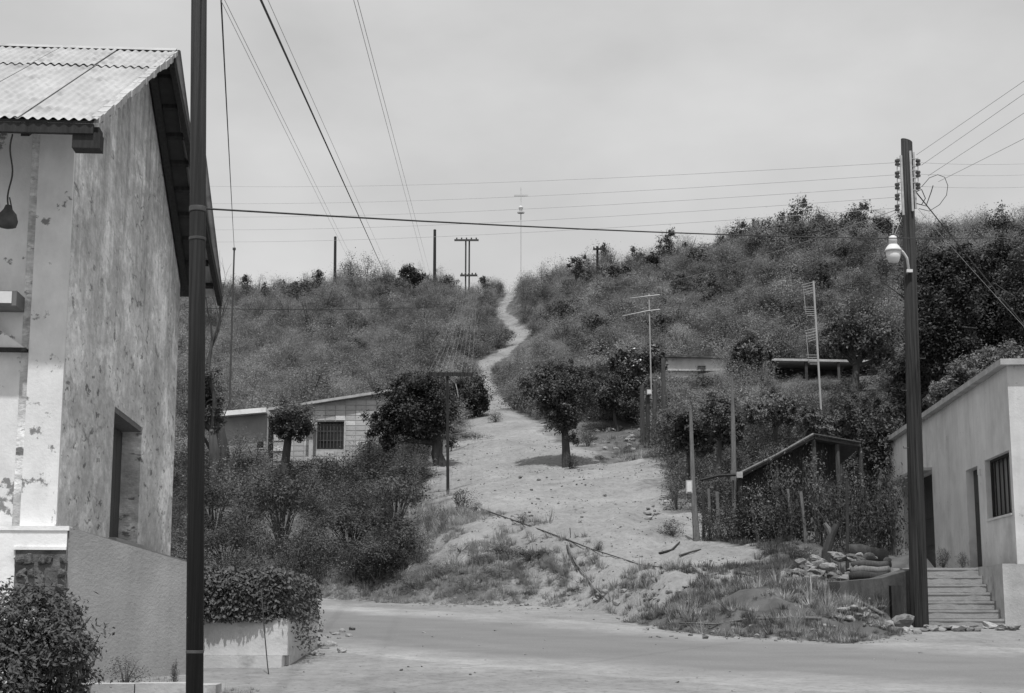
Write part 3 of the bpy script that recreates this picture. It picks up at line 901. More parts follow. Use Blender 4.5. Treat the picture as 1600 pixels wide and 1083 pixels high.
def terrace():
    t = thing('terrace', 'raised concrete terrace and walkway along the flat roofed house', 'terrace', f2(0, 2, R(27)))
    zb = R(26) - .3
    MB().box(-1.0, -.01, SV1 + .22, HD + 1, zb, TERR_TOP - .003, f2).build('front_platform', M['concrete'], t)
    MB().box(-1.012, 1.0, SV1, SV1 + .218, zb, TERR_TOP + .004, f2).build('cheek_wall', M['concrete'], t)
    MB().box(1.12, 2.0, -2.4, -.002, zb, TERR_TOP - .004, f2).box(2.001, HL + .5, -1.0, -.002, zb, TERR_TOP - .004, f2).build('walkway', M['concrete'], t)
    s = thing('concrete_steps', 'flight of worn concrete steps climbing to the terrace beside the pole', 'steps', f2(-.9, (SV0 + SV1) / 2, R(27)))
    n = 7
    z0 = R(O2.y - 1.0) - .02
    rise = (TERR_TOP - z0) / n
    for i in range(n):
        b = MB()
        u0 = -.98 + i * .30
        b.box(u0, 1.118, SV0, SV1 - .004, (zb if i == 0 else z0 + rise * i), z0 + rise * (i + 1) - .0492, f2)
        st = b.build('step', M['step_concrete'], s)
        tb = MB()
        va = [SV0 - .01 + (SV1 - .006 - SV0 + .01) * q / 9 for q in range(10)]
        zt_ = z0 + rise * (i + 1)
        zj = [RNG.uniform(-.010, .003) for _ in va]; uj = [RNG.choice((0, 0, .003, .006, .012)) for _ in va]
        for q in range(9):
            a, b2 = va[q], va[q + 1]
            u1 = min(u0 + .34, 1.117)
            tb.hexa([f2(u0 - .014 + uj[q], a, zt_ - .049), f2(u1, a, zt_ - .049), f2(u1, b2, zt_ - .049), f2(u0 - .014 + uj[q + 1], b2, zt_ - .049),
                     f2(u0 - .014 + uj[q], a, zt_ - .006 + zj[q]), f2(u1, a, zt_ - .006), f2(u1, b2, zt_ - .006), f2(u0 - .014 + uj[q + 1], b2, zt_ - .006 + zj[q + 1])])
        tb.build('tread', M['step_concrete'], st)
    # stained retaining wall left of the pole
    A, B = at(1312, 909, 26.2), at(1428, 889, 27.2)
    w = thing('retaining_wall', 'dark stained low retaining wall left of the tall pole', 'wall', ((A.x + B.x) / 2, (A.y + B.y) / 2, R(26)))
    dn = Vector((-(B.y - A.y), B.x - A.x, 0)).normalized() * .28
    m1 = A.lerp(B, .55); m1.z -= .06
    def seg(P, Q, nm, mm):
        bz = R(P.y) - .4
        MB().hexa([(P.x, P.y, bz), (Q.x, Q.y, bz), (Q.x + dn.x, Q.y + dn.y, bz), (P.x + dn.x, P.y + dn.y, bz),
                   tuple(P), tuple(Q), (Q.x + dn.x, Q.y + dn.y, Q.z), (P.x + dn.x, P.y + dn.y, P.z)]).build(nm, mm, w)
    seg(A, m1, 'wall_panel', M['concrete_dark']); seg(m1 + Vector((.001, 0, 0)), B, 'wall_panel', M['concrete_dark'])
    q = at(1400, 915, 26.75); q2 = at(1400, 968, 26.75)
    MB().box(q.x - .1, q.x + .1, q.y - .08, q.y + .12, q2.z - .2, q.z).build('buttress', M['dark_wood'], w)
terrace()

# ------------------------------------------------------------------ planter, kerb
def planter():
    Y = 19.5
    a, b = at(318, 1020, Y), at(449, 1020, Y)
    top = at(400, 966, Y).z
    x0, x1 = a.x - .15, b.x
    zb = R(Y) - .2
    t = thing('hedge_planter', 'stained white concrete planter wall below the clipped hedge', 'planter', ((x0 + x1) / 2, Y + 1, R(Y)))
    st = at(400, 1024, Y).z
    MB().box(x0, x1, Y, Y + .18, st, top).build('front_wall', M['planter'], t)
    MB().box(x1 - .18, x1 - .001, Y + .181, Y + 3.0, zb, top - .01).build('side_wall', M['planter'], t)
    MB().box(x0, x1 - .05, Y - .12, Y + .17, zb, st - .003).build('base_step', M['planter'], t)
    MB().box(x0, x1 - .19, Y + .185, Y + 3.0, zb, top - .08).build('soil', M['dirt'], t)
    a = at(150, 1075, 16.35)
    k = thing('concrete_kerb', 'low concrete kerb in front of the old house plinth', 'kerb', (at(240, 1075, 16.4).x, 16.4, R(16.4)))
    xs = [at(p, 1070, 16.4).x for p in (128, 215, 300, 342)]
    for i in range(3):
        MB().box(xs[i], xs[i + 1] - .012, 16.3, 16.62, R(16) - .2, at(240, 1068, 16.4).z + (.0, .006, -.008)[i]).build('kerb_stone', M['concrete'], k)
M['planter'] = mat('planter_plaster', 0.50, 0.92, 0.12, 2, bump=0.3, bump_scale=25, dark=0.16, dark_scale=1.7, dark_lo=.54, dark_hi=.80, dark_stretch=(1.0, 1.0, 1.6))
planter()

# ------------------------------------------------------------------ block house on the hillside
def block_house():
    Y = 61.0
    xl, xr = at(427, 700, Y).x, at(604, 700, Y).x
    zl, zr_ = at(427, 640, Y).z, at(604, 613, Y).z
    zb = hz((xl + xr) / 2, Y) - 1.2
    h = thing('block_house', 'grey concrete block house on the hillside with barred window', 'house', ((xl + xr) / 2, Y + 2, zb + 1.0))
    zt = lambda x: zl + (zr_ - zl) * (x - xl) / (xr - xl)
    wx0, wx1 = at(495, 690, Y).x, at(537, 690, Y).x
    wz0, wz1 = at(515, 702, Y).z, at(515, 659, Y).z
    dx0, dx1 = at(419, 690, Y).x, at(431, 690, Y).x
    b = MB()
    def pr(poly): b.prism(poly, lambda p: (p[0], Y, p[1]), lambda p: (p[0], Y + .2, p[1]))
    e = .05
    pr([(xl, zb), (wx0, zb), (wx0, zt(wx0) - e), (xl, zt(xl) - e)])
    pr([(wx0, zb), (wx1, zb), (wx1, wz0), (wx0, wz0)])
    pr([(wx0, wz1), (wx1, wz1), (wx1, zt(wx1) - e), (wx0, zt(wx0) - e)])
    pr([(wx1, zb), (xr, zb), (xr, zt(xr) - e), (wx1, zt(wx1) - e)])
    wl = b.build('front_wall', M['mortar'], h)
    MB().box(xr - .2, xr, Y + .201, Y + 5, zb, zr_ - e).build('side_wall', M['mortar'], h)
    MB().box(xl, xl + .2, Y + .201, Y + 5, zb, zl - e).build('side_wall', M['mortar'], h)
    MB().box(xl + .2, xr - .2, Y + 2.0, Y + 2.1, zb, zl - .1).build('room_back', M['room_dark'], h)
    zband = max(zl, zr_) + .1
    # roof slab edge
    def rslab(x0, x1, z0, z1, y0, y1, t, nm, m, par):
        MB().hexa([(x0, y0, z0 - t), (x1, y0, z1 - t), (x1, y1, z1 - t), (x0, y1, z0 - t), (x0, y0, z0), (x1, y0, z1), (x1, y1, z1), (x0, y1, z0)]).build(nm, m, par)
    rslab(xl - .2, xr + .3, zt(xl - .2) + .06, zt(xr + .3) + .06, Y - .3, Y + 5.3, .10, 'roof_slab', M['concrete'], h)
    # concrete blocks, each set proud of the mortar
    bw, bh = .40, .20
    meshes = []
    for mm in M['blocks']:
        for k in range(2):
            mb = MB(); j = .004 * k
            mb.box(-bw / 2 + .010 + j, bw / 2 - .010, 0, .05, .010, bh - .008 - j)
            me = bpy.data.meshes.new('block'); me.from_pydata(mb.v, [], mb.f); me.materials.append(mm)
            meshes.append(me)
    base = wloc(wl)
    row, z = 0, zband - .02
    r = random.Random(3)
    while z - bh > zb + .5:
        z -= bh
        x = xl + (0 if row % 2 else bw / 2)
        while x + bw / 2 < xr:
            x += bw if x > xl + .01 else bw / 2
            if x + bw / 2 > xr: break
            if z + bh > zt(x - bw / 2) - .06: continue
            if x + bw / 2 > wx0 - .02 and x - bw / 2 < wx1 + .02 and z + bh > wz0 - .02 and z < wz1 + .02: continue
            w_ = r.choices(range(4), (4, 4, 3, 1.6) if z < wz1 else (4, 4, 2, .2))[0]
            link('block', meshes[w_ * 2 + r.randint(0, 1)], None, wl, Vector((x, Y - .035 + r.uniform(-.008, .008), z)) - base)
        row += 1
    # window with bars and shutters
    fr = MB()
    fr.box(wx0, wx0 + .06, Y + .05, Y + .11, wz0, wz1).box(wx1 - .06, wx1, Y + .05, Y + .11, wz0, wz1).box(wx0 + .06, wx1 - .06, Y + .05, Y + .11, wz1 - .06, wz1).box(wx0 + .06, wx1 - .06, Y + .05, Y + .11, wz0, wz0 + .06)
    fo = fr.build('window', M['dark_wood'], h)
    for i in range(7):
        x = wx0 + .06 + (wx1 - wx0 - .12) * (i + .5) / 7
        MB().box(x - .016, x + .016, Y + .06, Y + .09, wz0 + .061, wz1 - .061).build('bar', M['rust'], fo)
    for i in range(2):
        z = wz0 + (wz1 - wz0) * (i + 1) / 3
        MB().box(wx0 + .061, wx1 - .061, Y + .092, Y + .105, z - .015, z + .015).build('rail', M['rust'], fo)
    MB().box(wx0 + .05, wx1 - .05, Y + .13, Y + .15, wz0, wz1).build('pane', M['glass_dark'], fo)
    MB().box(wx1 + .02, wx1 + .08, Y - .09, Y - .036, zb + .3, wz1 + .02).build('drain_pipe', M['concrete'], h)
    c0 = at(487, 669, Y)
    MB().box(c0.x - .2, c0.x + .2, Y - .5, Y - .04, c0.z - .03, c0.z + .04).build('porch_cap', M['white_plaster'], h)
    MB().box(c0.x - .06, c0.x + .10, Y - .30, Y - .18, zb + .3, c0.z - .031).build('porch_post', M['concrete'], h)

    Y2 = 62.2
    xl2, xr2 = at(338, 690, Y2).x, at(419, 690, Y2).x
    z2l, z2r = at(338, 650, Y2).z, at(414, 643, Y2).z
    a = thing('annexe', 'low grey annexe with bright slab roof edge left of the block house', 'building', ((xl2 + xr2) / 2, Y2 + 2, zb + 1))
    sx0, sx1 = at(401, 700, Y2).x, at(412, 700, Y2).x
    sz0, sz1 = at(405, 700, Y2).z, at(405, 690, Y2).z
    b = MB()
    def pr2(poly): b.prism(poly, lambda p: (p[0], Y2, p[1]), lambda p: (p[0], Y2 + .2, p[1]))
    t2 = lambda x: z2l + (z2r - z2l) * (x - xl2) / (xr2 - xl2) - .1
    pr2([(xl2, zb), (sx0, zb), (sx0, t2(sx0)), (xl2, t2(xl2))])
    pr2([(sx0, zb), (sx1, zb), (sx1, sz0), (sx0, sz0)])
    pr2([(sx0, sz1), (sx1, sz1), (sx1, t2(sx1)), (sx0, t2(sx0))])
    pr2([(sx1, zb), (xr2, zb), (xr2, t2(xr2)), (sx1, t2(sx1))])
    b.build('front_wall', M['grey_wall'], a)
    MB().box(xl2, xl2 + .2, Y2 + .201, Y2 + 4, zb, z2l - .1).build('side_wall', M['grey_wall'], a)
    MB().box(xr2 - .2, xr2, Y2 + .201, Y2 + 4, zb, z2l - .1).build('side_wall', M['grey_wall'], a)
    MB().hexa([(xl2 - .1, Y2 - .5, z2l - .09), (xr2 - .05, Y2 - .5, z2r - .09), (xr2 - .05, Y2 + 4.2, z2r - .09), (xl2 - .1, Y2 + 4.2, z2l - .09),
               (xl2 - .1, Y2 - .5, z2l + .10), (xr2 - .05, Y2 - .5, z2r + .10), (xr2 - .05, Y2 + 4.2, z2r + .10), (xl2 - .1, Y2 + 4.2, z2l + .10)]).build('roof_slab', M['white_plaster'], a)
    w2 = MB().box(sx0 - .04, sx0, Y2 - .02, Y2 + .1, sz0 - .04, sz1 + .04).box(sx1, sx1 + .04, Y2 - .02, Y2 + .1, sz0 - .04, sz1 + .04).box(sx0, sx1, Y2 - .02, Y2 + .1, sz1, sz1 + .04).box(sx0, sx1, Y2 - .02, Y2 + .1, sz0 - .04, sz0).build('window', M['concrete'], a)
    MB().box(sx0, sx1, Y2 + .12, Y2 + .14, sz0, sz1).build('pane', M['glass_dark'], w2)
    MB().box(dx0, dx1, Y2 - .06, Y2 - .01, zb, at(425, 677, Y2).z).build('door', M['door_wood'], a)
    MB().box(dx1 + .02, at(443, 690, Y2).x, Y2 - .3, Y2 - .1, zb, at(440, 678, Y2).z).build('white_pier', M['white_plaster'], a)
block_house()

def far_buildings():
    Y = 78.0
    x0, x1 = at(1030, 570, Y).x, at(1160, 570, Y).x
    z1, z2 = at(1045, 556, Y).z, at(1150, 559, Y).z
    zb = hz((x0 + x1) / 2, Y) - 1.0
    b = thing('low_shed', 'long low plastered building half hidden by brush on the hillside', 'building', ((x0 + x1) / 2, Y + 2, zb + .8))
    MB().hexa([(x0, Y, zb), (x1, Y, zb), (x1, Y + 4, zb), (x0, Y + 4, zb), (x0, Y, z1 - .08), (x1, Y, z2 - .08), (x1, Y + 4, z2 - .08), (x0, Y + 4, z1 - .08)]).build('wall', M['far_wall'], b)
    MB().hexa([(x0 - .2, Y - .25, z1 - .079), (x1 + .2, Y - .25, z2 - .079), (x1 + .2, Y + 4.2, z2 - .079), (x0 - .2, Y + 4.2, z1 - .079), (x0 - .2, Y - .25, z1), (x1 + .2, Y - .25, z2), (x1 + .2, Y + 4.2, z2), (x0 - .2, Y + 4.2, z1)]).build('roof', M['concrete_dark'], b)
    wz = at(1120, 578, Y).z
    MB().box(x0 + .1, x1 - .1, Y - .12, Y - .002, wz - .06, wz).build('ledge', M['concrete'], b)
    wx = at(1096, 570, Y).x
    MB().box(wx - .2, wx + .2, Y - .06, Y - .003, wz - .5, wz + .2).build('door', M['door_wood'], b)
    Y = 72.0
    x0, x1 = at(1196, 570, Y).x, at(1405, 570, Y).x
    z1, z2 = at(1196, 568, Y).z, at(1400, 572, Y).z
    zb = hz((x0 + x1) / 2, Y) - 1.0
    c = thing('porch_house', 'dark open porch under a thin flat roof among trees on the hillside', 'building', ((x0 + x1) / 2, Y + 2, zb + .8))
    MB().hexa([(x0, Y - 1.5, z1 - .10), (x1, Y - 1.5, z2 - .10), (x1, Y + 4, z2 - .10), (x0, Y + 4, z1 - .10), (x0, Y - 1.5, z1), (x1, Y - 1.5, z2), (x1, Y + 4, z2), (x0, Y + 4, z1)]).build('roof', M['concrete'], c)
    MB().box(x0 + .2, x1 - .2, Y + .8, Y + 1.0, zb, z1 - .12).build('wall', M['concrete_dark'], c)
    for i in range(5):
        x = x0 + .15 + (x1 - x0 - .3) * i / 4
        MB().box(x - .06, x + .06, Y - 1.4, Y - 1.28, zb - .6, z1 - .12).build('post', M['post_wood'], c)
M['far_wall'] = mat('far_wall', 0.44, 0.95, 0.2, 1.4, (1, 1, .5), 0.2, dark=.2, dark_scale=.8)
far_buildings()

def hut():
    A, B = at(1153, 744, 35.0), at(1272, 681, 35.6)
    E = at(1345, 694, 36.2)
    back = Vector((.35, 4.2, -.05))
    g = hz((A.x + B.x) / 2, 36)
    h = thing('lean_to', 'dark lean-to with sloping roof edge among yard shrubs', 'shed', ((A.x + B.x) / 2, 37, g))
    t = Vector((0, 0, -.06))
    MB().hexa([A + t, B + t, B + back + t, A + back + t, A, B, B + back, A + back]).build('roof', M['rust'], h)
    B3 = B + Vector((.02, 0, -.012))
    MB().hexa([B3 + t, E + t, E + back + t, B3 + back + t, B3, E, E + back, B3 + back]).build('roof', M['rust'], h)
    off = Vector((-.03, -.06, .03))
    MB().tube([A + off, A.lerp(B, .5) + off + Vector((0, 0, -.03)), B + off], .035, 6).build('roof_pole', M['pale_pole'], h)
    MB().tube([B + off, E + off], .03, 6).build('roof_pole', M['post_wood'], h)
    for P in (A.lerp(B, .03), A.lerp(B, .5), B, B.lerp(E, .5), E, A + back * .9, B + back * .9, E + back * .9):
        gz = min(hz(P.x, P.y), P.z - 1.0)
        MB().tube([(P.x + .02, P.y + .10, gz - .2), (P.x, P.y + .10, P.z - .08)], .055, 7).build('post', M['post_wood'], h)
    n = 16
    for i in range(n + 8):
        P = A.lerp(B, (i + .5) / n) if i < n else B.lerp(E, (i - n + .5) / 14)
        q = ((B - A) / n if i < n else (E - B) / 14) * .45
        gz = min(hz(P.x, P.y), P.z - 1.2)
        y = P.y + .35
        MB().hexa([(P.x - q.x, y - q.y, gz), (P.x + q.x, y + q.y, gz), (P.x + q.x, y + q.y + .03, gz), (P.x - q.x, y - q.y + .03, gz),
                   (P.x - q.x, y - q.y, P.z - q.z - .10), (P.x + q.x, y + q.y, P.z + q.z - .10), (P.x + q.x, y + q.y + .03, P.z + q.z - .10), (P.x - q.x, y - q.y + .03, P.z - q.z - .10)]).build('plank', M['dark_wood'], h)  # near-black boards carry the shadow below the roof in their colour
    e = at(1154, 741, 34.9)
    MB().box(e.x - .06, e.x + .07, e.y - .15, e.y - .02, e.z - .09, e.z + .04).build('bucket', M['concrete'], h)
    a, b = at(1095, 750, 34.8), at(1150, 742, 35)
    MB().tube([a, a.lerp(b, .5) + Vector((0, 0, .04)), b], .035, 6).build('beam', M['post_wood'], h)
M['pale_pole'] = mat('pale_pole', 0.15, 0.9, 0.3, 6)
hut()
#PART3
# ------------------------------------------------------------------ poles, lamp, wires, antennas
def left_pole():
    a, b = at(304, 1083, 13.0), at(311, 0, 13.0)
    k = (b.x - a.x) / (b.z - a.z)
    z0, z1 = R(13), 9.0
    x = lambda z: a.x + k * (z - a.z)
    p = thing('steel_pole', 'dark round steel pole standing before the old house, running out of frame', 'pole', (x(z0), 13, z0))
    MB().tube([(x(z0 - .3), 13, z0 - .3), (x(4), 13, 4), (x(z1), 13, z1)], [.071, .070, .066], 20).build('shaft', M['pole_steel'], p, True)
    c = at(319, 326, 13.0)
    MB().lathe((x(c.z), 13, c.z - .03), [(.072, 0), (.074, .005), (.074, .04), (.072, .045)], 20).build('clamp', M['rust'], p)
    for zz in (1.45, 4.9):
        MB().lathe((x(zz), 13, zz), [(.0715, 0), (.0735, .003), (.0735, .022), (.0715, .025)], 20).build('band', M['rust'], p)
    MB().lathe((x(2.2), 13, z0 - .05), [(.12, 0), (.12, .06), (.075, .09)], 18).build('footing', M['concrete'], p)
left_pole()

PY = 26.8
def right_pole():
    b, t = at(1437, 978, PY), at(1416.5, 220, PY)
    gz = R(PY)
    p = thing('utility_pole', 'tall tarred wooden utility pole with insulators beside the steps', 'pole', (b.x, PY, gz))
    mb = MB()
    mb.tube([(b.x + .004, PY, gz - .4), (b.x, PY, gz + .1), tuple(b.lerp(t, .5)), tuple(t)], [.158, .155, .122, .098], 18)
    n = 18
    for j in range(n):                                          # slanted top
        vx = mb.v[3 * n + j]
        mb.v[3 * n + j] = (vx[0], vx[1], vx[2] - (vx[0] - t.x) * .35)
    mb.build('shaft', M['pole_wood'], p, True)
    def bar(px, y0, y1, dY, nm):
        q0, q1 = at(px, y0, PY + dY), at(px - 1, y1, PY + dY)
        MB().box(q0.x - .018, q0.x + .018, q0.y - .02, q0.y + .02, q1.z, q0.z).build(nm, M['galvanised'], p)
    bar(1407.5, 243, 336, -.10, 'rack'); bar(1422, 236, 330, -.13, 'rack'); bar(1427, 238, 326, -.08, 'rack')
    ins = MB().lathe((0, 0, -.055), [(.02, 0), (.042, .004), (.046, .03), (.03, .045), (.03, .06), (.046, .075), (.042, .105), (.02, .11)], 12)
    me = bpy.data.meshes.new('insulator'); me.from_pydata(ins.v, [], ins.f); me.materials.append(M['porcelain'])
    base = wloc(p)
    pos = []
    for px, ys in ((1402, (254, 273, 291, 308, 325)), (1434.5, (254, 272, 291))):
        col = []
        for y in ys:
            q = at(px, y, PY - .10)
            link('insulator', me, None, p, q - base); pos.append(q); col.append(q)
            rx = at(1407.5 if px < 1410 else 1425, y, PY - .1)
            MB().box(min(q.x, rx.x), max(q.x, rx.x), q.y - .008, q.y + .008, q.z + .062, q.z + .075).build('bracket', M['galvanised'], p)
            MB().box(min(q.x, rx.x), max(q.x, rx.x), q.y - .008, q.y + .008, q.z - .075, q.z - .062).build('bracket', M['galvanised'], p)
        MB().tube([col[0] + Vector((0, 0, .09)), col[-1] - Vector((0, 0, .09))], .008, 6).build('pin', M['galvanised'], p)
    for k, (yy, sd) in enumerate(((470, 1), (515, -1), (560, 1), (610, -1), (655, 1), (700, -1))):
        q = at(1424 + sd * 11 + (yy - 470) * .03, yy, PY - .05)
        MB().tube([q, q + Vector((sd * .09, 0, .0)), q + Vector((sd * .09, 0, .03))], .009, 5).build('step_bolt', M['rust'], p)
    loop = [(1440, 292), (1452, 278), (1465, 273), (1476, 277), (1481, 290), (1479, 305), (1468, 320), (1452, 330), (1436, 326)]
    MB().tube([at(x, y, PY - .2) for x, y in loop], .006, 5).build('wire_loop', M['wire'], p)
    loop = [(1431, 300), (1440, 296), (1446, 310), (1440, 320), (1432, 318), (1447, 322), (1455, 300), (1458, 290)]
    MB().tube([at(x, y, PY - .15) for x, y in loop], .009, 5).build('wire_loop', M['wire'], p)
    MB().tube([at(1404, 330, PY - .1), at(1396, 352, PY - .2), at(1395, 366, PY - .3)], .006, 5).build('lead', M['wire_pale'], p)
    MB().tube([at(1409, 340, PY - .12), at(1404, 352, PY - .2), at(1398, 366, PY - .3)], .006, 5).build('lead', M['wire_pale'], p)
    # street lamp on its bracket
    c = at(1396.5, 410, PY - .3)
    s = pxm(PY)
    l = thing('street_lamp', 'pale street lamp with glass bowl on a curved bracket', 'lamp', c)
    MB().lathe(c, [(.02, .0), (.085, .005), (.115, .08), (.128, .20)], 20).build('bowl', M['lamp_glass'], l, True)
    MB().lathe(c, [(.145, .197), (.15, .215), (.135, .235), (.10, .29), (.075, .315)], 20).build('shade', M['painted_metal'], l, True)
    MB().lathe(c, [(.072, .316), (.072, .42), (.064, .455), (.03, .475)], 16).build('neck', M['painted_metal'], l, True)
    MB().tube([c + Vector((.10, .02, .24)), at(1411, 394, PY - .26), at(1417, 403, PY - .2), at(1420, 421, PY - .16)], .022, 8).build('arm', M['painted_metal'], l, True)
    e = at(1421, 423, PY - .15)
    MB().box(e.x - .05, e.x + .05, e.y - .03, e.y + .03, e.z - .03, e.z + .02).build('bracket', M['painted_metal'], l)
    return pos
INS = right_pole()

def wire(label, pts, r, m='wire', sag=0.0, group=None, cat='wire', name='power_line'):
    """pts: 3D points; a sagging span between each pair, one tube"""
    P = []
    for a, b in zip(pts[:-1], pts[1:]):
        n = 14
        for i in range(n):
            s = i / n
            q = Vector(a).lerp(Vector(b), s); q.z -= sag * 4 * s * (1 - s)
            P.append(q)
    P.append(Vector(pts[-1]))
    o = MB().tube(P, r, 5).build(name, M[m], None, True, origin=P[0], fix=False)
    return tag(o, label, cat, group)
def line2(pa, pb, s):                                          # point on the 3D line through pa, pb
    return Vector(pa) + (Vector(pb) - Vector(pa)) * s

def wires():
    a, b = at(318, 326, 13.0), at(1430, 366, 25.4)
    o = wire('thick dark cable stretched level across the whole street from the steel pole', [a, line2(a, b, 1.3)], .0085, 'wire', .10, name='span_cable', cat='cable')
    g = 'thin lines running overhead towards the hilltop'
    def hill(label, far, near, r, m, Yn, Yf, ext=1.35):
        f, n = at(far[0], far[1], Yf), at(near[0], near[1], Yn)
        wire(label, [f, line2(f, n, 1.0), line2(f, n, 1 + (ext - 1) * .3)], r, m, 0, None)
    hill('thick black overhead line dropping from the top edge to the hilltop', (605, 436), (405, -6), .0125, 'wire', 14, 105)
    hill('faint thin line running just right of the thick black overhead line', (614, 436), (416, -6), .0035, 'wire_grey', 14, 105)
    hill('left of two faint lines crossing the sky beside the steel pole', (560, 436), (335, -20), .0036, 'wire_grey', 14, 105)
    hill('right of two faint lines crossing the sky beside the steel pole', (566, 436), (348, -6), .0036, 'wire_grey', 14, 105)
    hill('left of two faint lines dropping through the middle of the sky', (668, 436), (551, -6), .0036, 'wire_grey', 14, 105)
    hill('right of two faint lines dropping through the middle of the sky', (674, 436), (557, -6), .0036, 'wire_grey', 14, 105)
    tops = ('topmost', 'second', 'third', 'fourth', 'lowest')
    for i, (q, yl) in enumerate(zip(INS[:5], (284, 311, 332, 352, 371))):
        m = at(330, yl, 52)
        wire('%s of five thin lines strung left from the tall pole' % tops[i], [q, line2(q, m, 1.25)], .0042, 'wire_grey', .25, 'lines strung from the tall pole')
    for i, (q, yr) in enumerate(zip(INS[5:], (254, 271, 290))):
        e = at(1640, yr, 33)
        wire('%s of three level lines leaving the tall pole to the right' % ('top', 'middle', 'bottom')[i], [q, e], .0042, 'wire_grey', .04, 'lines strung from the tall pole')
    for i, (x0, y0, y1) in enumerate(((1432, 242, 125), (1440, 258, 145), (1450, 275, 175), (1466, 284, 215))):
        s = at(x0, y0, PY - .1); e = at(1600, y1, 20.5)
        wire('%s of four lines rising steeply right from the tall pole' % ('highest', 'second', 'third', 'lowest')[i], [s, line2(s, e, 4.0)], .0040, 'wire_grey', .02, 'lines strung from the tall pole')
    s, e = at(1432, 301, PY), at(1592, 497, 33)
    wire('service drop slanting down right from the tall pole over the flat roof', [s, line2(s, e, 1.15)], .011, 'wire', 0.02)
    s, e = at(1434, 326, PY), at(1602, 512, 33)
    wire('thin second drop line slanting down right behind the flat roof', [s, line2(s, e, 1.1)], .004, 'wire_grey', 0.02)
    s, e = at(1400, 328, PY), at(950, 447, 108)
    wire('upper drop line slanting left from the tall pole to the hilltop', [s, e], .006, 'wire_pale', .5)
    s, e = at(1400, 332, PY), at(1048, 512, 80)
    wire('lower drop line slanting left from the tall pole to the hillside yard', [s, e], .0045, 'wire_pale', .35)
    m = at(366, 389, 66)
    n = at(345, -8, 15)
    wire('dark wire hanging down from overhead to the thin mast', [m, n], .0095, 'wire', .05)
    t = thing('thin_mast', 'thin dark mast among bare branches behind the old roof', 'mast', (m.x, 66, hz(m.x, 66)))
    MB().tube([(m.x, 66, hz(m.x, 66) - .3), (m.x, 66, m.z)], [.05, .035], 7).build('shaft', M['post_wood'], t)
    MB().box(m.x - .06, m.x + .06, 65.95, 66.05, m.z - .05, m.z + .05).build('cap', M['rust'], t)
    a, b, c = at(290, 481, 84), at(690, 479, 112), at(745, 466, 122)
    wire('dark line strung low across the left hillside', [a, b, c], .022, 'wire', .15)
wires()

def tpole():
    g = ground_at(700, 772, 36, 60)
    Y = g.y
    top = at(699, 582, Y)
    p = thing('crossarm_pole', 'slim dark pole with one wide crossarm beside the dirt slope', 'pole', g)
    MB().tube([(g.x, Y, g.z - .3), (top.x, Y, top.z)], [.05, .042], 8).build('shaft', M['pole_wood'], p)
    a, b = at(669, 583, Y), at(739, 586, Y)
    MB().box(a.x, b.x, Y - .10, Y - .05, b.z - .05, a.z + .01).build('crossarm', M['pole_wood'], p)
    pins = []
    for i in range(9):
        q = a.lerp(b, (i + .3) / 8.6)
        pins.append(Vector((q.x, Y - .075, q.z + .08)))
        MB().lathe((q.x, Y - .075, q.z + .012), [(.012, 0), (.03, .02), (.03, .05), (.015, .08)], 7).build('insulator', M['porcelain'], p)
    q = at(712, 600, Y)
    MB().tube([q + Vector((-.1, -.1, .1)), q, q + Vector((.05, -.1, -.2)), q + Vector((.09, -.1, -.45))], .014, 5).build('loose_wire', M['wire_pale'], p)
    # H-frame on the ridge
    Yh = 124.0
    x0, x1 = at(727.5, 430, Yh).x, at(733, 430, Yh).x
    gz = hz(x0, Yh)
    zt = at(730, 374, Yh).z
    h = thing('twin_post_frame', 'twin posts with two crossarms on the skyline left of the path', 'pole', ((x0 + x1) / 2, Yh, gz))
    MB().tube([(x0, Yh, gz - .5), (x0, Yh, zt)], .065, 7).build('post', M['post_wood'], h)
    MB().tube([(x1, Yh, gz - .5), (x1, Yh, zt)], .065, 7).build('post', M['post_wood'], h)
    for y, xa, xb in ((376, 710, 748), (431, 719, 746)):
        qa, qb = at(xa, y, Yh), at(xb, y, Yh)
        MB().box(qa.x, qb.x, Yh - .22, Yh - .08, qa.z - .07, qa.z + .07).build('crossarm', M['post_wood'], h)
        for i in range(5):
            x = qa.x + (qb.x - qa.x) * (i + .5) / 5
            MB().lathe((x, Yh - .15, qa.z + .07), [(.03, 0), (.06, .05), (.06, .12), (.03, .16)], 6).build('insulator', M['porcelain'], h)
    for i, q in enumerate(pins):
        e = at(719.5 + 26 * i / 8, 431, Yh - .3); e.z += .1
        wire('%s pale line strung uphill from the wide crossarm' % ('leftmost', 'second from left', 'third from left', 'fourth from left', 'middle', 'sixth from left', 'seventh from left', 'second from right', 'rightmost')[i], [q, e], .003, 'wire_pale', .8, 'lines fanning up the hill from the crossarm pole')
tpole()

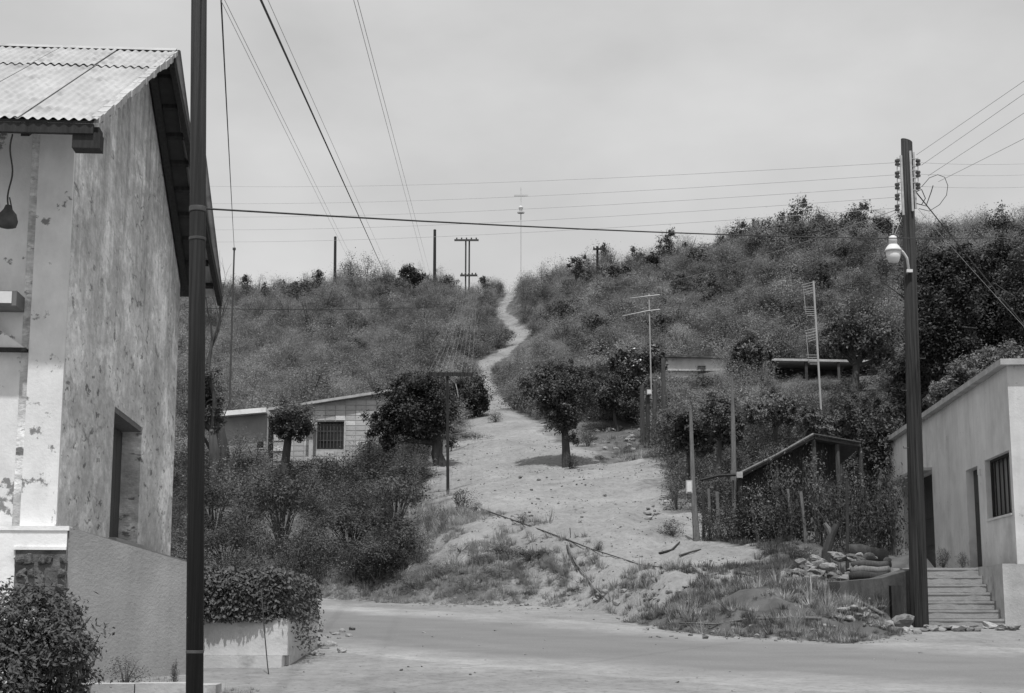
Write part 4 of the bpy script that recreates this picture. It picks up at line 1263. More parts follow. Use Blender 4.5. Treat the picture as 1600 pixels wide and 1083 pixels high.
def skyline_poles():
    for (px, y0, y1, w, lab) in ((523.5, 371, 446, 4.6, 'bare dark post on the skyline, left of two'), (679, 360, 448, 4.8, 'tallest bare dark post on the skyline, near the leafy tree')):
        Y = 122
        t = at(px + .4, y0, Y); b = at(px, y1, Y)
        gz = min(hz(b.x, Y), b.z)
        o = thing('bare_post', lab, 'post', (b.x, Y, gz))
        MB().tube([(b.x, Y, gz - .5), (t.x, Y, t.z)], [w / 2 * pxm(Y) * 1.1, w / 2 * pxm(Y) * .9], 8).build('shaft', M['pole_wood'], o)
        MB().lathe((t.x, Y, t.z), [(w / 2 * pxm(Y) * .95, 0), (w / 2 * pxm(Y), .04), (.03, .1)], 8).build('cap', M['rust'], o)
    Y = 110
    t, b = at(933.5, 385, Y), at(933, 457, Y)
    gz = min(hz(b.x, Y), b.z)
    o = thing('small_crossarm_pole', 'short dark pole with small crossarm on the right skyline', 'pole', (b.x, Y, gz))
    MB().tube([(b.x, Y, gz - .5), (t.x, Y, t.z)], [.10, .085], 8).build('shaft', M['pole_wood'], o)
    qa, qb = at(926.5, 390, Y), at(940, 390, Y)
    MB().box(qa.x, qb.x, Y - .2, Y - .09, qa.z - .06, qa.z + .06).build('crossarm', M['pole_wood'], o)
    for x in (qa.x + .06, qb.x - .06):
        MB().lathe((x, Y - .14, qa.z + .06), [(.03, 0), (.05, .04), (.05, .1), (.02, .13)], 6).build('insulator', M['porcelain'], o)
    # the pale hilltop cross
    Y = 150.0
    t, b = at(813.5, 293, Y), at(814, 445, Y)
    gz = min(hz(b.x, Y), b.z)
    c = thing('hilltop_cross', 'tall slender pale cross standing on the hilltop behind the path', 'cross', (b.x, Y, gz))
    m = M['cross']
    MB().tube([(b.x, Y, gz - .3), (b.x, Y, b.z + .3)], [.2, .16], 10).build('pedestal', M['concrete'], c)
    z = at(814, 330, Y).z
    MB().tube([(b.x, Y, b.z + .5), (b.x, Y, z)], [.05, .05], 8).build('shaft', m, c)
    MB().lathe((b.x, Y, z - .25), [(.09, 0), (.36, .05), (.36, .15), (.1, .2), (.2, .5), (.24, .6), (.1, .8)], 10).build('collar', m, c)
    MB().box(b.x - .07, b.x + .07, Y - .06, Y + .06, z + .55, t.z).build('upright', m, c)
    qa, qb = at(803, 305.5, Y), at(825, 305.5, Y)
    MB().box(qa.x, qb.x, Y - .075, Y + .075, qa.z - .07, qa.z + .07).build('crossbar', m, c)
M['cross'] = mat('cross_paint', 0.52, 0.8, 0.08)
skyline_poles()

def antennas():
    # two-armed aerial beyond the trees
    Y = 64.0
    t, b = at(1014, 459, Y), at(1018, 600, Y)
    gz = min(hz(b.x, Y), b.z)
    a = thing('forked_aerial', 'thin mast carrying two long slanting arms above the hillside trees', 'antenna', (b.x, Y, gz))
    MB().tube([(b.x, Y, gz - .2), (t.x, Y, t.z)], .028, 6).build('mast', M['aluminium'], a)
    for y0, y1, x0 in ((462, 466, 985), (485, 494, 972)):
        MB().tube([at(1031, y0 - 1, Y - .05), at(1012, y0 + 1, Y - .05), at(x0, y1, Y - .05)], [.035, .035, .015], 6).build('arm', M['aluminium'], a)
    # tall tv aerial with two ladders of rods
    Y = 44.0
    t, b = at(1271, 439, Y), at(1286, 692, Y)
    gz = min(hz(b.x, Y), b.z)
    a = thing('tv_aerial', 'tall pale television aerial with stacked rod elements rising from the yard', 'antenna', (b.x, Y, gz))
    MB().tube([(b.x, Y, gz - .2), (b.x, Y, b.z), (t.x, Y, t.z)], .030, 7).build('mast', M['aluminium'], a)
    def mastx(py): return 1271 + 15 * (py - 439) / 253
    for y0, y1 in ((442, 492), (514, 568)):
        MB().tube([at(mastx(y0) - 16, y0 + 5, Y - .03), at(mastx(y1) - 15, y1 - 1, Y - .03)], .009, 5).build('boom', M['aluminium'], a)
        half = (y1 - y0)
        for k, s in enumerate((0, .08, .16, .24, .31, .70, .77, .84, .90, .96)):
            y = y0 + half * s
            tilt = -4 if s < .5 else 0
            MB().tube([at(mastx(y) - 18 + (k % 5) * 1.2, y + 3, Y - .05), at(mastx(y) - 1, y + 3 + tilt, Y - .05)], .0085, 5).build('rod', M['aluminium'], a)
antennas()

def posts():
    def post(label, pts, Y, r, m, name='fence_post', cat='post', group=None, box=None, boxm='concrete'):
        P = [at(x, y, Y) for x, y in pts]
        b = P[-1]
        gz = min(b.z, hz(b.x, Y))
        o = thing(name, label, cat, (b.x, Y, gz), group)
        rr = r if isinstance(r, list) else [r * .85] * (len(P) - 1) + [r]
        MB().tube(P + [Vector((b.x, Y, gz - .3))], rr + [rr[-1]], 8).build('shaft', M[m], o)
        if box:
            q0, q1 = at(box[0], box[1], Y - .15), at(box[2], box[3], Y - .15)
            x = MB().box(q0.x, q1.x, Y - .22, Y - .09, q1.z, q0.z).build('meter_box', M[boxm], o)
            MB().box(q0.x + .02, q1.x - .02, Y - .235, Y - .221, q1.z + .03, q0.z - .03).build('cover', M['painted_metal' if boxm == 'concrete' else boxm], x)
        return o
    post('crooked two-piece service pole with a pale meter box at the yard corner', [(1079, 640), (1080, 668), (1083, 760), (1088, 838)], 34.2, [.03, .04, .055, .075], 'dry_wood', 'service_pole', 'pole', box=(1071.5, 751, 1081.5, 771))
    post('thin grey pole beside the lean-to roof with small box', [(1144, 590), (1145.5, 660), (1147, 753)], 35.5, [.02, .05, .06], 'dry_wood', 'service_pole', 'pole', box=(1141.5, 735, 1148, 753), boxm='grey_metal')
    for i, (x0, y0, x1, y1) in enumerate(((1003, 602, 1004, 672), (1012, 606, 1012, 678), (1024, 596, 1022, 668), (1036, 560, 1038, 690))):
        lab = ('leftmost dark post under the glossy hillside tree', 'dark post carrying a small white box under the glossy tree', 'third dark post under the glossy hillside tree', 'tall dark post rising to the edge of the glossy tree')[i]
        o = post(lab, [(x0, y0), (x1, y1)], 58.5, .09, 'post_wood', group='dark posts under the hillside tree', box=(1010.5, 609, 1018, 617) if i == 1 else None)
    L_ = [('thin stake left of the lean-to entrance', 1098, 770, 1099, 836, .05, 34.4, 'post_wood'), ('pale stake standing in the dark lean-to entrance', 1107, 764, 1109, 826, .06, 34.6, 'dry_wood'),
          ('short thick stake right of the lean-to entrance', 1120, 768, 1122, 818, .07, 34.8, 'dry_wood'), ('pale leaning stake in the dark shrub', 1174, 792, 1184, 842, .07, 33.6, 'dry_wood'),
          ('grey stake in yard weeds under the lean-to, taller of two', 1231, 764, 1238, 846, .06, 33.2, 'dry_wood'), ('grey stake with split top in yard weeds', 1251, 768, 1259, 848, .07, 33.0, 'dry_wood'),
          ('tall dark stake behind the loose stone wall', 1323, 752, 1324, 885, .06, 29.6, 'post_wood'), ('thin stake between the yard weeds and the stone wall', 1283, 770, 1284, 850, .04, 32.5, 'post_wood'),
          ('weathered stake right of the stone wall yard', 1352, 790, 1353, 850, .06, 33.0, 'dry_wood'), ('thin stick standing on the upper dirt slope above the pipe', 890.5, 825, 891, 846, .018, 37.0, 'post_wood')]
    for lab, x0, y0, x1, y1, r, Y, m in L_:
        r *= .6
        if 'stick' in lab: Y = ground_at(x1, y1).y
        post(lab, [(x0, y0), ((x0 + x1) / 2 + .6, (y0 + y1) / 2), (x1, y1)], Y, r, m, 'stake', 'stake')
    # forked stump
    Y = 31.0
    b = at(1291, 862, Y)
    o = thing('forked_stump', 'dark leaning forked stump standing behind the stone wall', 'stump', (b.x, Y, hz(b.x, Y)))
    MB().tube([(b.x - .05, Y, min(b.z, hz(b.x, Y)) - .2), b, at(1299, 838, Y), at(1307, 820, Y)], [.10, .09, .08, .06], 8).build('trunk', M['bark'], o)
    MB().tube([at(1298, 836, Y), at(1294, 826, Y), at(1288, 818, Y)], [.06, .055, .04], 7).build('limb', M['dry_wood'], o)
posts()

# ------------------------------------------------------------------ stones, logs, sticks, pipe
def stones():
    A = at(1288, 900, 28.6)
    w = thing('stone_wall', 'tumbled dry stone wall of dark rubble along the yard edge', 'wall', (A.x, 28.6, hz(A.x, 28.6)))
    base = wloc(w)
    r = random.Random(5)
    for i in range(75):
        px = r.uniform(1228, 1345); 
        lo = 914 - (px - 1228) * .05; hi = 888 - max(0, min(1, (px - 1228) / 50)) * 22
        py = r.uniform(hi, lo)
        Y = 28.3 + (lo - py) * .018
        p = at(px, py, Y)
        s = r.uniform(.14, .34)
        link('stone', (ROCKD + ROCK[:2])[r.randint(0, 7)], None, w, p - base, (r.uniform(-.5, .5), r.uniform(-.5, .5), r.uniform(0, 6.28)), (s * r.uniform(1, 1.4), s, s * .8))
    p = at(1291, 885, 28.2)
    link('stone', ROCK[1], None, w, p - base, (.1, .1, .4), (.42, .3, .24))
    for (x0, x1, y0, y1, rad, Y, m, lab) in ((1326, 1386, 862, 868, .14, 29.6, 'bark', 'thick dark log lying on top of the stone wall'), (1331, 1392, 884, 881, .075, 28.6, 'post_wood', 'upper weathered log right of the stone wall'),
                                    (1330, 1390, 893, 889, .07, 28.4, 'dry_wood', 'middle pale log right of the stone wall'), (1328, 1388, 902, 899, .08, 28.2, 'post_wood', 'lowest log at the foot of the log stack')):
        a, b = at(x0, y0, Y), at(x1, y1, Y)
        o = MB().tube([a, a.lerp(b, .3) + Vector((0, 0, .02)), a.lerp(b, .7) + Vector((0, 0, -.02)), b], [rad, rad * 1.08, rad, rad * .85], 9).build('log', M[m], None, True, origin=a.lerp(b, .5))
        tag(o, lab, 'log', 'logs stacked by the stone wall')
    for x, y, s in ((1357, 869, .22), (1366, 871, .14), (1387, 876, .22)):
        tag(link('loose_stone', ROCK[int(x) % 6], None, None, at(x, y, 28.9), (0, 0, x), (s * 1.2, s, s)), 'pale stone lodged between the logs by the yard edge', 'stone', 'stones among the logs')
    # line of stones at the foot of pole and steps, rubble, roadside stones
    def scatter(n, box, sz, lab, grp, seed, ms, flat=1.0):
        r = random.Random(seed)
        k = 0
        while k < n:
            px = r.uniform(box[0], box[1]); py = r.uniform(box[2], box[3])
            g = ground_at(px, py, 14, 140)
            s = r.uniform(sz[0], sz[1])
            o = link('loose_stone', ms[r.randint(0, len(ms) - 1)], None, None, g + Vector((0, 0, s * .12)), (r.uniform(-.3, .3), r.uniform(-.3, .3), r.uniform(0, 6.28)), (s * r.uniform(1, 1.5), s, s * flat))
            tag(o, lab, 'stone', grp); k += 1
    scatter(26, (1438, 1592, 982, 988), (.14, .30), 'pale flat stone in the row along the foot of the steps', 'row of stones below the steps', 1, ROCK, .6)
    scatter(20, (1385, 1432, 968, 992), (.12, .28), 'pale rubble stone heaped at the foot of the tall pole', 'stones heaped by the pole', 2, ROCK)
    scatter(46, (1296, 1400, 950, 988), (.07, .19), 'small pale rubble stone spilled on the bank below the plank', 'rubble spilled below the plank', 3, ROCK)
    scatter(24, (700, 985, 932, 948), (.07, .20), 'small pale stone at the foot of the grassy bank by the road', 'stones along the road edge', 4, ROCK)
    scatter(20, (468, 552, 985, 1028), (.08, .20), 'pale stone scattered on the ground beside the hedge planter', 'stones beside the planter', 6, ROCK)
    scatter(30, (985, 1300, 984, 1000), (.05, .14), 'small stone at the foot of the weedy right bank', 'stones below the right bank', 8, ROCK)
    scatter(36, (925, 1030, 672, 706), (.14, .36), 'stone lying on the slope beneath the hillside trees', 'stones under the hillside trees', 9, ROCK)
    scatter(14, (1010, 1045, 785, 815), (.08, .22), 'stone at the right edge of the bare dirt slope', 'stones edging the dirt slope', 12, ROCK)
    scatter(14, (770, 1000, 740, 840), (.06, .15), 'small dark stone lying on the bare dirt slope', 'small stones on the dirt slope', 13, ROCKD)
    scatter(16, (1000, 1080, 925, 950), (.06, .16), 'small stone by the eroded dirt mound', 'stones by the dirt mound', 14, ROCK)
    g = at(1413, 975, 25.6)
    tag(link('boulder', ROCKD[2], None, None, Vector((g.x, 25.6, R(25.6) + .18)), (0, .1, .6), (.50, .36, .42)), 'largest grey boulder at the foot of the tall pole', 'boulder')
stones()

def sticks():
    def stick(lab, pts, r, m, name='stick', cat='stick', lift=.03, group=None, ground=True):
        P = []
        for x, y in pts:
            g = ground_at(x, y, 18, 60); P.append(g + Vector((0, 0, lift)))
        rr = [r * (1 - .5 * i / max(1, len(P) - 1)) for i in range(len(P))]
        o = MB().tube(P, rr, 6).build(name, M[m], None, True, origin=P[len(P) // 2])
        tag(o, lab, cat, group)
    stick('long pale plank leaning down the bank left of the retaining wall', [(1298, 925), (1325, 940), (1352, 953), (1380, 967)], .06, 'dry_wood', 'plank', 'plank', .07)
    stick('long thin pale branch lying along the foot of the right bank', [(1284, 976), (1240, 973), (1210, 973), (1165, 977), (1120, 982), (1062, 982)], .03, 'dry_wood', 'branch', 'branch', .06)
    stick('pale bent pole lying down the bank to the road edge', [(888, 862), (900, 885), (915, 905), (928, 925), (940, 937), (950, 944)], .024, 'dry_wood', 'branch', 'branch', .05)
    stick('short thin dark stick beside the bent pole', [(886, 858), (893, 878), (902, 898)], .022, 'post_wood')
    stick('rusty pipe running down across the dirt slope to the gully', [(752, 797), (800, 815), (850, 833), (890, 849), (925, 862), (960, 873), (1000, 885), (1060, 893)], .018, 'post_wood', 'water_pipe', 'pipe', .03)
    stick('thin stick lying on the dirt near the right bank top', [(1148, 897), (1170, 904), (1190, 908)], .022, 'post_wood')
    stick('small dark twig on the dirt beside the yard corner', [(1062, 872), (1080, 866), (1095, 862)], .03, 'post_wood')
    stick('dark branch lying at the lower yard corner near the pole', [(1030, 868), (1050, 862), (1062, 850)], .03, 'post_wood')
    stick('short dark stick lying on the weedy left bank', [(840, 872), (846, 864), (851, 860)], .02, 'post_wood')
    stick('stick poking from weeds right of the dirt mound', [(1080, 889), (1092, 896), (1104, 906)], .02, 'dry_wood')
sticks()
#PART4
# ------------------------------------------------------------------ vegetation
def branch_tubes(mb, p, d, L_, r, depth, rs, spread=.6, up=.15, n=6, tips=None, seg=3, split=(2, 3)):
    pts, rad = [Vector(p)], [r]
    q = Vector(p); dd = Vector(d).normalized()
    for i in range(seg):
        dd = (dd + Vector((rs.gauss(0, .16), rs.gauss(0, .16), rs.gauss(0, .12) + up * .3))).normalized()
        q = q + dd * (L_ / seg)
        pts.append(q.copy()); rad.append(r * (1 - .45 * (i + 1) / seg))
    mb.tube(pts, rad, max(3, n), caps=False)
    if depth <= 0:
        if tips is not None: tips.append(q.copy())
        return
    for k in range(rs.randint(*split)):
        a = Vector((rs.gauss(0, 1), rs.gauss(0, 1), rs.gauss(0, .6)))
        nd = (dd + a.normalized() * spread + Vector((0, 0, up))).normalized()
        branch_tubes(mb, q, nd, L_ * rs.uniform(.6, .85), rad[-1] * .75, depth - 1, rs, spread, up, n - 1, tips, seg, split)

BRIGHT = {a: leaf(a + '_young', v) for a, v in (('leaf_dark', .125), ('leaf_black', .075), ('leaf_mid', .15), ('leaf_light', .10), ('leaf_slope', .15), ('leaf_glossy', .14))}
def crown(name, blobs, n, k, Lf, Wf, m, parent, seed, sig=.2, hollow=.45, up=.4):
    rs = np.random.default_rng(seed)
    b0 = wloc(parent)
    B = [(b[0] - b0.x, b[1] - b0.y, b[2] - b0.z, b[3], b[4], b[5]) for b in blobs]
    p, out = clump_points(n, k, B, rs, sig, hollow)
    V = leaf_verts(p, Lf, Wf, rs, up, out)
    me = quads_mesh(name, V, m)
    if m.name in BRIGHT: two_tone(me, V, BRIGHT[m.name], 1.4, seed % 17)
    return link(name, me, None, parent)

def tree(name, label, base, blobs_px, Y, trunk_r, m, n, k, Lf, seed, forks=3, cat='tree', sig=.2, hollow=.4, group=None, lean=.35, Wr=.5, zs=1.0, barkm='bark'):
    """base: ground point; blobs_px: (px,py,rx,ry,dY) ellipses of the crown in photo pixels at depth Y"""
    o = thing(name, label, cat, base, group)
    s = pxm(Y)
    blobs = []
    for b in blobs_px:
        c = at(b[0], b[1], Y + b[4])
        blobs.append((c.x, c.y, c.z, b[2] * s, (b[2] + b[3]) / 2 * s, b[3] * s))
    cz = np.mean([b[2] for b in blobs]); 
    rs = random.Random(seed)
    mb = MB()
    low = min(b[2] - b[5] for b in blobs)
    top = Vector((np.mean([b[0] for b in blobs]), np.mean([b[1] for b in blobs]), 0))
    fork = Vector(base).lerp(Vector((top.x, top.y, 0)), lean); fork.z = max(base[2] + .35, low + .25 * (cz - low))
    mid = Vector(base).lerp(fork, .5) + Vector((rs.gauss(0, .06), 0, 0))
    b_ = Vector(base)
    mb.tube([b_ - Vector((0, 0, .25)), b_ + Vector((0, 0, .05)), mid, fork], [trunk_r * 1.5, trunk_r * 1.15, trunk_r * .95, trunk_r * .8], 9)
    for i in range(max(forks, len(blobs))):
        bl = blobs[i % len(blobs)]
        tgt = Vector((bl[0] + rs.gauss(0, .3) * bl[3], bl[1] + rs.gauss(0, .3) * bl[4], bl[2] + rs.uniform(-.2, .5) * bl[5]))
        m1 = fork.lerp(tgt, .5) + Vector((rs.gauss(0, .1), rs.gauss(0, .1), .05))
        mb.tube([fork - Vector((0, 0, .06)), m1, tgt], [trunk_r * .6, trunk_r * .42, trunk_r * .15], 6, caps=False)
        for j in range(3):
            t2 = Vector((bl[0] + rs.gauss(0, .55) * bl[3], bl[1] + rs.gauss(0, .55) * bl[4], bl[2] + rs.gauss(0, .5) * bl[5]))
            mb.tube([m1, m1.lerp(t2, .5) + Vector((0, 0, .06)), t2], [trunk_r * .3, trunk_r * .2, trunk_r * .07], 4, caps=False)
    mb.build('trunk', M[barkm], o, True, fix=False)
    crown('crown', blobs, int(n * 2.1), int(k * 1.25), Lf * .62, Lf * .62 * Wr, M[m], o, seed, sig * .66, hollow)
    return o

M['leaf_slope'] = leaf('leaf_slope', 0.072)
def gp(px, py, y0=20, y1=140): return ground_at(px, py, y0, y1)

def trees():
    g = gp(448, 730, 40, 60); Y = 57.0; b = at(448, 730, Y)
    tree('round_tree', 'small round clipped tree with forked trunk before the block house', Vector((b.x, Y, min(b.z, hz(b.x, Y)))), [(453, 655, 33, 27, 0), (440, 665, 20, 20, 0), (470, 662, 20, 20, .2), (453, 672, 26, 14, 0)], Y, .17, 'leaf_dark', 6500, 90, .15, 11, 4)
    Y = 55.0; b = at(688, 733, Y)
    tree('shade_tree', 'large dark shade tree with stout trunk beside the dirt slope', Vector((b.x, Y, hz(b.x, Y))), [(640, 640, 48, 42, 0), (600, 658, 26, 38, 0), (680, 640, 34, 46, 0), (655, 605, 44, 22, 0), (612, 690, 18, 14, 0)], Y, .22, 'leaf_black', 15000, 190, .17, 12, 5, lean=.08)
    Y = 57.5; b = at(634, 722, Y)
    tree('pale_trunk_tree', 'slimmer pale trunked tree under the same dark crown', Vector((b.x, Y, hz(b.x, Y))), [(625, 650, 30, 28, 0)], Y, .12, 'leaf_dark', 2500, 50, .16, 13, 3, barkm='dry_wood')
    g = gp(735, 652, 50, 90)
    tree('bushy_tree', 'dense dark bushy tree right of the crossarm pole', g, [(733, 615, 30, 32, 0), (748, 628, 18, 22, 0), (722, 640, 16, 16, 0)], g.y, .12, 'leaf_black', 6000, 80, .18, 14, 3)
    g = gp(885, 730, 40, 70)
    tree('slope_tree', 'umbrella shaped tree standing alone on the bare dirt slope', g, [(880, 610, 50, 28, 0), (848, 618, 32, 22, .2), (908, 622, 26, 30, 0), (880, 650, 34, 24, 0), (886, 678, 18, 14, 0), (838, 594, 36, 20, .3), (870, 582, 46, 16, .3), (915, 590, 26, 18, .3)], g.y, .15, 'leaf_slope', 13000, 210, .15, 15, 5)
    g = gp(966, 674, 50, 90)
    tree('slender_tree', 'slender leaning tree right of the lone slope tree', g, [(952, 605, 30, 34, 0), (940, 585, 24, 22, 0), (968, 628, 20, 20, 0), (930, 620, 18, 24, 0)], g.y, .08, 'leaf_mid', 6000, 100, .16, 16, 4)
    g = gp(1000, 668, 50, 90)
    tree('glossy_tree', 'tree with large glossy leaves above the dark posts', g, [(995, 562, 40, 22, 0), (1020, 560, 22, 22, 0), (990, 590, 34, 30, 0), (965, 580, 22, 22, 0)], g.y, .10, 'leaf_glossy', 6500, 110, .24, 17, 4, Wr=.42)
    g = gp(1170, 615, 50, 100)
    tree('leafy_tree', 'tree with pale upright leaves beside the low shed', g, [(1172, 545, 26, 26, 0), (1168, 566, 24, 18, 0), (1150, 552, 12, 12, 0), (1195, 555, 12, 12, 0)], g.y, .10, 'leaf_glossy', 3600, 80, .27, 18, 4, Wr=.4)
    g = gp(1335, 640, 50, 90)
    tree('drooping_tree', 'broad pale drooping tree above the porch roof', g, [(1335, 505, 48, 40, 0), (1370, 530, 40, 32, 0), (1305, 535, 30, 30, 0), (1385, 560, 24, 24, 0)], g.y, .18, 'leaf_light', 9000, 150, .22, 19, 5, Wr=.38)
    # big dark mass behind the flat roofed house: three trees
    for i, (px, Y, bl, lab, mm) in enumerate((
        (1478, 47, [(1478, 458, 54, 58, 0), (1462, 530, 46, 54, 0), (1505, 420, 44, 36, 0), (1490, 560, 44, 44, 0), (1455, 420, 30, 26, 0)], 'great dark tree right behind the tall pole', 'leaf_black'),
        (1555, 50, [(1555, 438, 58, 58, 0), (1580, 520, 54, 54, 0), (1540, 520, 48, 48, 0), (1585, 405, 40, 32, 0)], 'great dark tree behind the flat roof at the right edge', 'leaf_black'),
        (1625, 48, [(1630, 470, 60, 70, 0), (1620, 540, 50, 50, 0)], 'great dark tree cut by the right edge of the view', 'leaf_black'),
        (1425, 49, [(1425, 600, 34, 44, 0), (1410, 650, 30, 36, 0), (1440, 560, 24, 36, 0)], 'dark bushy tree between the porch roof and the tall pole', 'leaf_black'))):
        b = at(px, 700, Y)
        tree('dark_tree', lab, Vector((b.x, Y, hz(b.x, Y))), bl, Y, .22, mm, 19000, 260, .19, 30 + i, 5, hollow=.25)
    Y = 43.0
    b = at(1525, 640, Y)
    tree('glossy_shrub', 'wide shrub with pale glossy leaves rising over the flat roof', Vector((b.x, Y, hz(b.x, Y))), [(1530, 592, 48, 30, 0), (1490, 608, 30, 26, 0), (1570, 570, 38, 30, 0), (1465, 625, 18, 20, 0)], Y, .12, 'leaf_light', 8000, 130, .20, 40, 5, cat='shrub', Wr=.4, hollow=.6)
    # skyline trees
    for i, (px, bl, n, mm, lab, dy) in enumerate((
        (640, [(640, 430, 13, 16, 0), (652, 436, 12, 10, 0), (632, 440, 8, 8, 0)], 1500, 'leaf_dark', 'small leafy tree highest on the left skyline', 0),
        (605, [(604, 437, 9, 8, 0)], 400, 'leaf_dark', 'little shrub on the skyline left of the leafy tree', 0),
        (470, [(468, 450, 22, 9, 0), (440, 456, 14, 8, 0)], 900, 'leaf_mid', 'low spreading shrub on the left skyline', 0),
        (415, [(415, 458, 8, 13, 0)], 450, 'leaf_dark', 'narrow dark shrub on the skyline beside the bare tree', 0),
        (898, [(896, 416, 12, 15, 0), (912, 425, 14, 12, 0)], 500, 'leaf_mid', 'wispy tree at the start of the right skyline', 0),
        (962, [(955, 424, 14, 10, 0), (975, 422, 12, 9, 0)], 700, 'leaf_dark', 'dark low tree right of the small crossarm pole', 0),
        (1018, [(1020, 405, 13, 8, 0), (1008, 412, 12, 8, 0), (1018, 420, 14, 10, 0)], 800, 'leaf_dark', 'flat topped tree on the right skyline', 0),
        (1100, [(1100, 400, 26, 18, 0), (1085, 410, 18, 14, 0), (1118, 412, 18, 14, 0)], 2200, 'leaf_dark', 'broad dark tree on the right skyline, left of the wood', 0),
        (1215, [(1210, 362, 22, 22, 0), (1235, 372, 26, 20, 0), (1190, 380, 20, 18, 0)], 2600, 'leaf_dark', 'tall leafy tree where the right skyline climbs', -3),
        (1300, [(1290, 362, 26, 18, 0), (1318, 366, 26, 18, 0), (1262, 372, 20, 16, 0)], 2600, 'leaf_dark', 'pair of rounded crowns joined on the skyline left of the lamp', -4),
        (1375, [(1378, 355, 16, 18, 0), (1398, 372, 22, 20, 0), (1358, 370, 16, 16, 0)], 2200, 'leaf_dark', 'rough dark tree on the skyline behind the lamp', -4),
        (1478, [(1480, 368, 24, 18, 0), (1455, 378, 22, 16, 0), (1505, 380, 20, 16, 0)], 2200, 'leaf_dark', 'low dark crown on the skyline right of the tall pole', -6),
        (1560, [(1562, 352, 24, 24, 0), (1585, 368, 26, 22, 0), (1535, 372, 22, 18, 0)], 2600, 'leaf_dark', 'tallest dark crown at the right end of the skyline', -6),
        (1640, [(1640, 370, 34, 26, 0)], 1800, 'leaf_dark', 'dark crown on the skyline cut by the right edge', -6))):
        Y = (118 if px < 860 else 112) + dy
        b = at(px, bl[-1][1] + bl[-1][3], Y)
        tree('skyline_tree', lab, Vector((b.x, Y, min(hz(b.x, Y), b.z))), bl, Y, .10, mm, n, max(14, n // 40), .30, 60 + i, 4, Wr=.55, hollow=.2, sig=.3, group='trees along the skyline')
    # small trees standing in the overgrown yard
    for i, (px, py, Yk, bl, mm, lab) in enumerate(((1078, 742, 43, [(1075, 672, 34, 26, 0), (1095, 690, 22, 20, 0), (1058, 690, 18, 20, 0)], 'leaf_mid', 'mid grey yard tree right behind the two-piece service pole'),
        (1122, 752, 42, [(1125, 650, 32, 28, 0), (1142, 675, 24, 22, 0)], 'leaf_dark', 'dark yard tree between the two service poles'), (1212, 700, 48, [(1215, 632, 40, 26, 0), (1190, 650, 26, 22, 0), (1240, 648, 24, 20, 0)], 'leaf_light', 'pale yard tree above the lean-to roof'),
        (1330, 720, 44, [(1330, 640, 36, 34, 0), (1310, 665, 26, 24, 0), (1350, 670, 22, 24, 0)], 'leaf_dark', 'dark yard tree behind the right end of the lean-to'), (1375, 760, 41, [(1378, 690, 32, 44, 0), (1390, 650, 22, 30, 0), (1358, 712, 22, 26, 0)], 'leaf_mid', 'mid grey yard tree beside the flat roofed house corner'),
        (1268, 735, 40.5, [(1265, 655, 22, 20, 0), (1280, 668, 18, 16, 0)], 'leaf_slope', 'small tree peeping over the lean-to ridge'))):
        b = at(px, py, Yk)
        tree('yard_tree', lab, Vector((b.x, Yk, min(hz(b.x, Yk), b.z))), bl, Yk, .08, mm, 3800, 80, .15, 130 + i, 5)
    # bare trees behind the old house
    for i, (px, py, Y, h, lab) in enumerate(((352, 690, 60, 10.5, 'leafless branching tree behind the steel pole'), (328, 700, 58, 4.2, 'leaning bare trunk at the corner of the annexe'))):
        b = at(px, py, Y)
        gz = min(hz(b.x, Y), b.z)
        o = thing('bare_tree', lab, 'tree', (b.x, Y, gz))
        mb = MB(); rs = random.Random(90 + i)
        branch_tubes(mb, (b.x, Y, gz - .2), (-.05 + .1 * i, 0, 1), h * .32, (.13 - .02 * i) * 1.9, 4, rs, .55, .4, 7, None, 3, (2, 3))
        mb.build('trunk', M['bark'], o, True, fix=False)
    Y = 57; b = at(338, 712, Y)
    tree('ivy_tree', 'dark overgrown trunk with thin leaves beside the steel pole', Vector((b.x, Y, min(hz(b.x, Y), b.z))), [(318, 600, 22, 40, 0), (335, 640, 16, 30, 0), (310, 660, 20, 24, 0)], Y, .2, 'leaf_dark', 3500, 70, .16, 97, 3, hollow=.2)
trees()

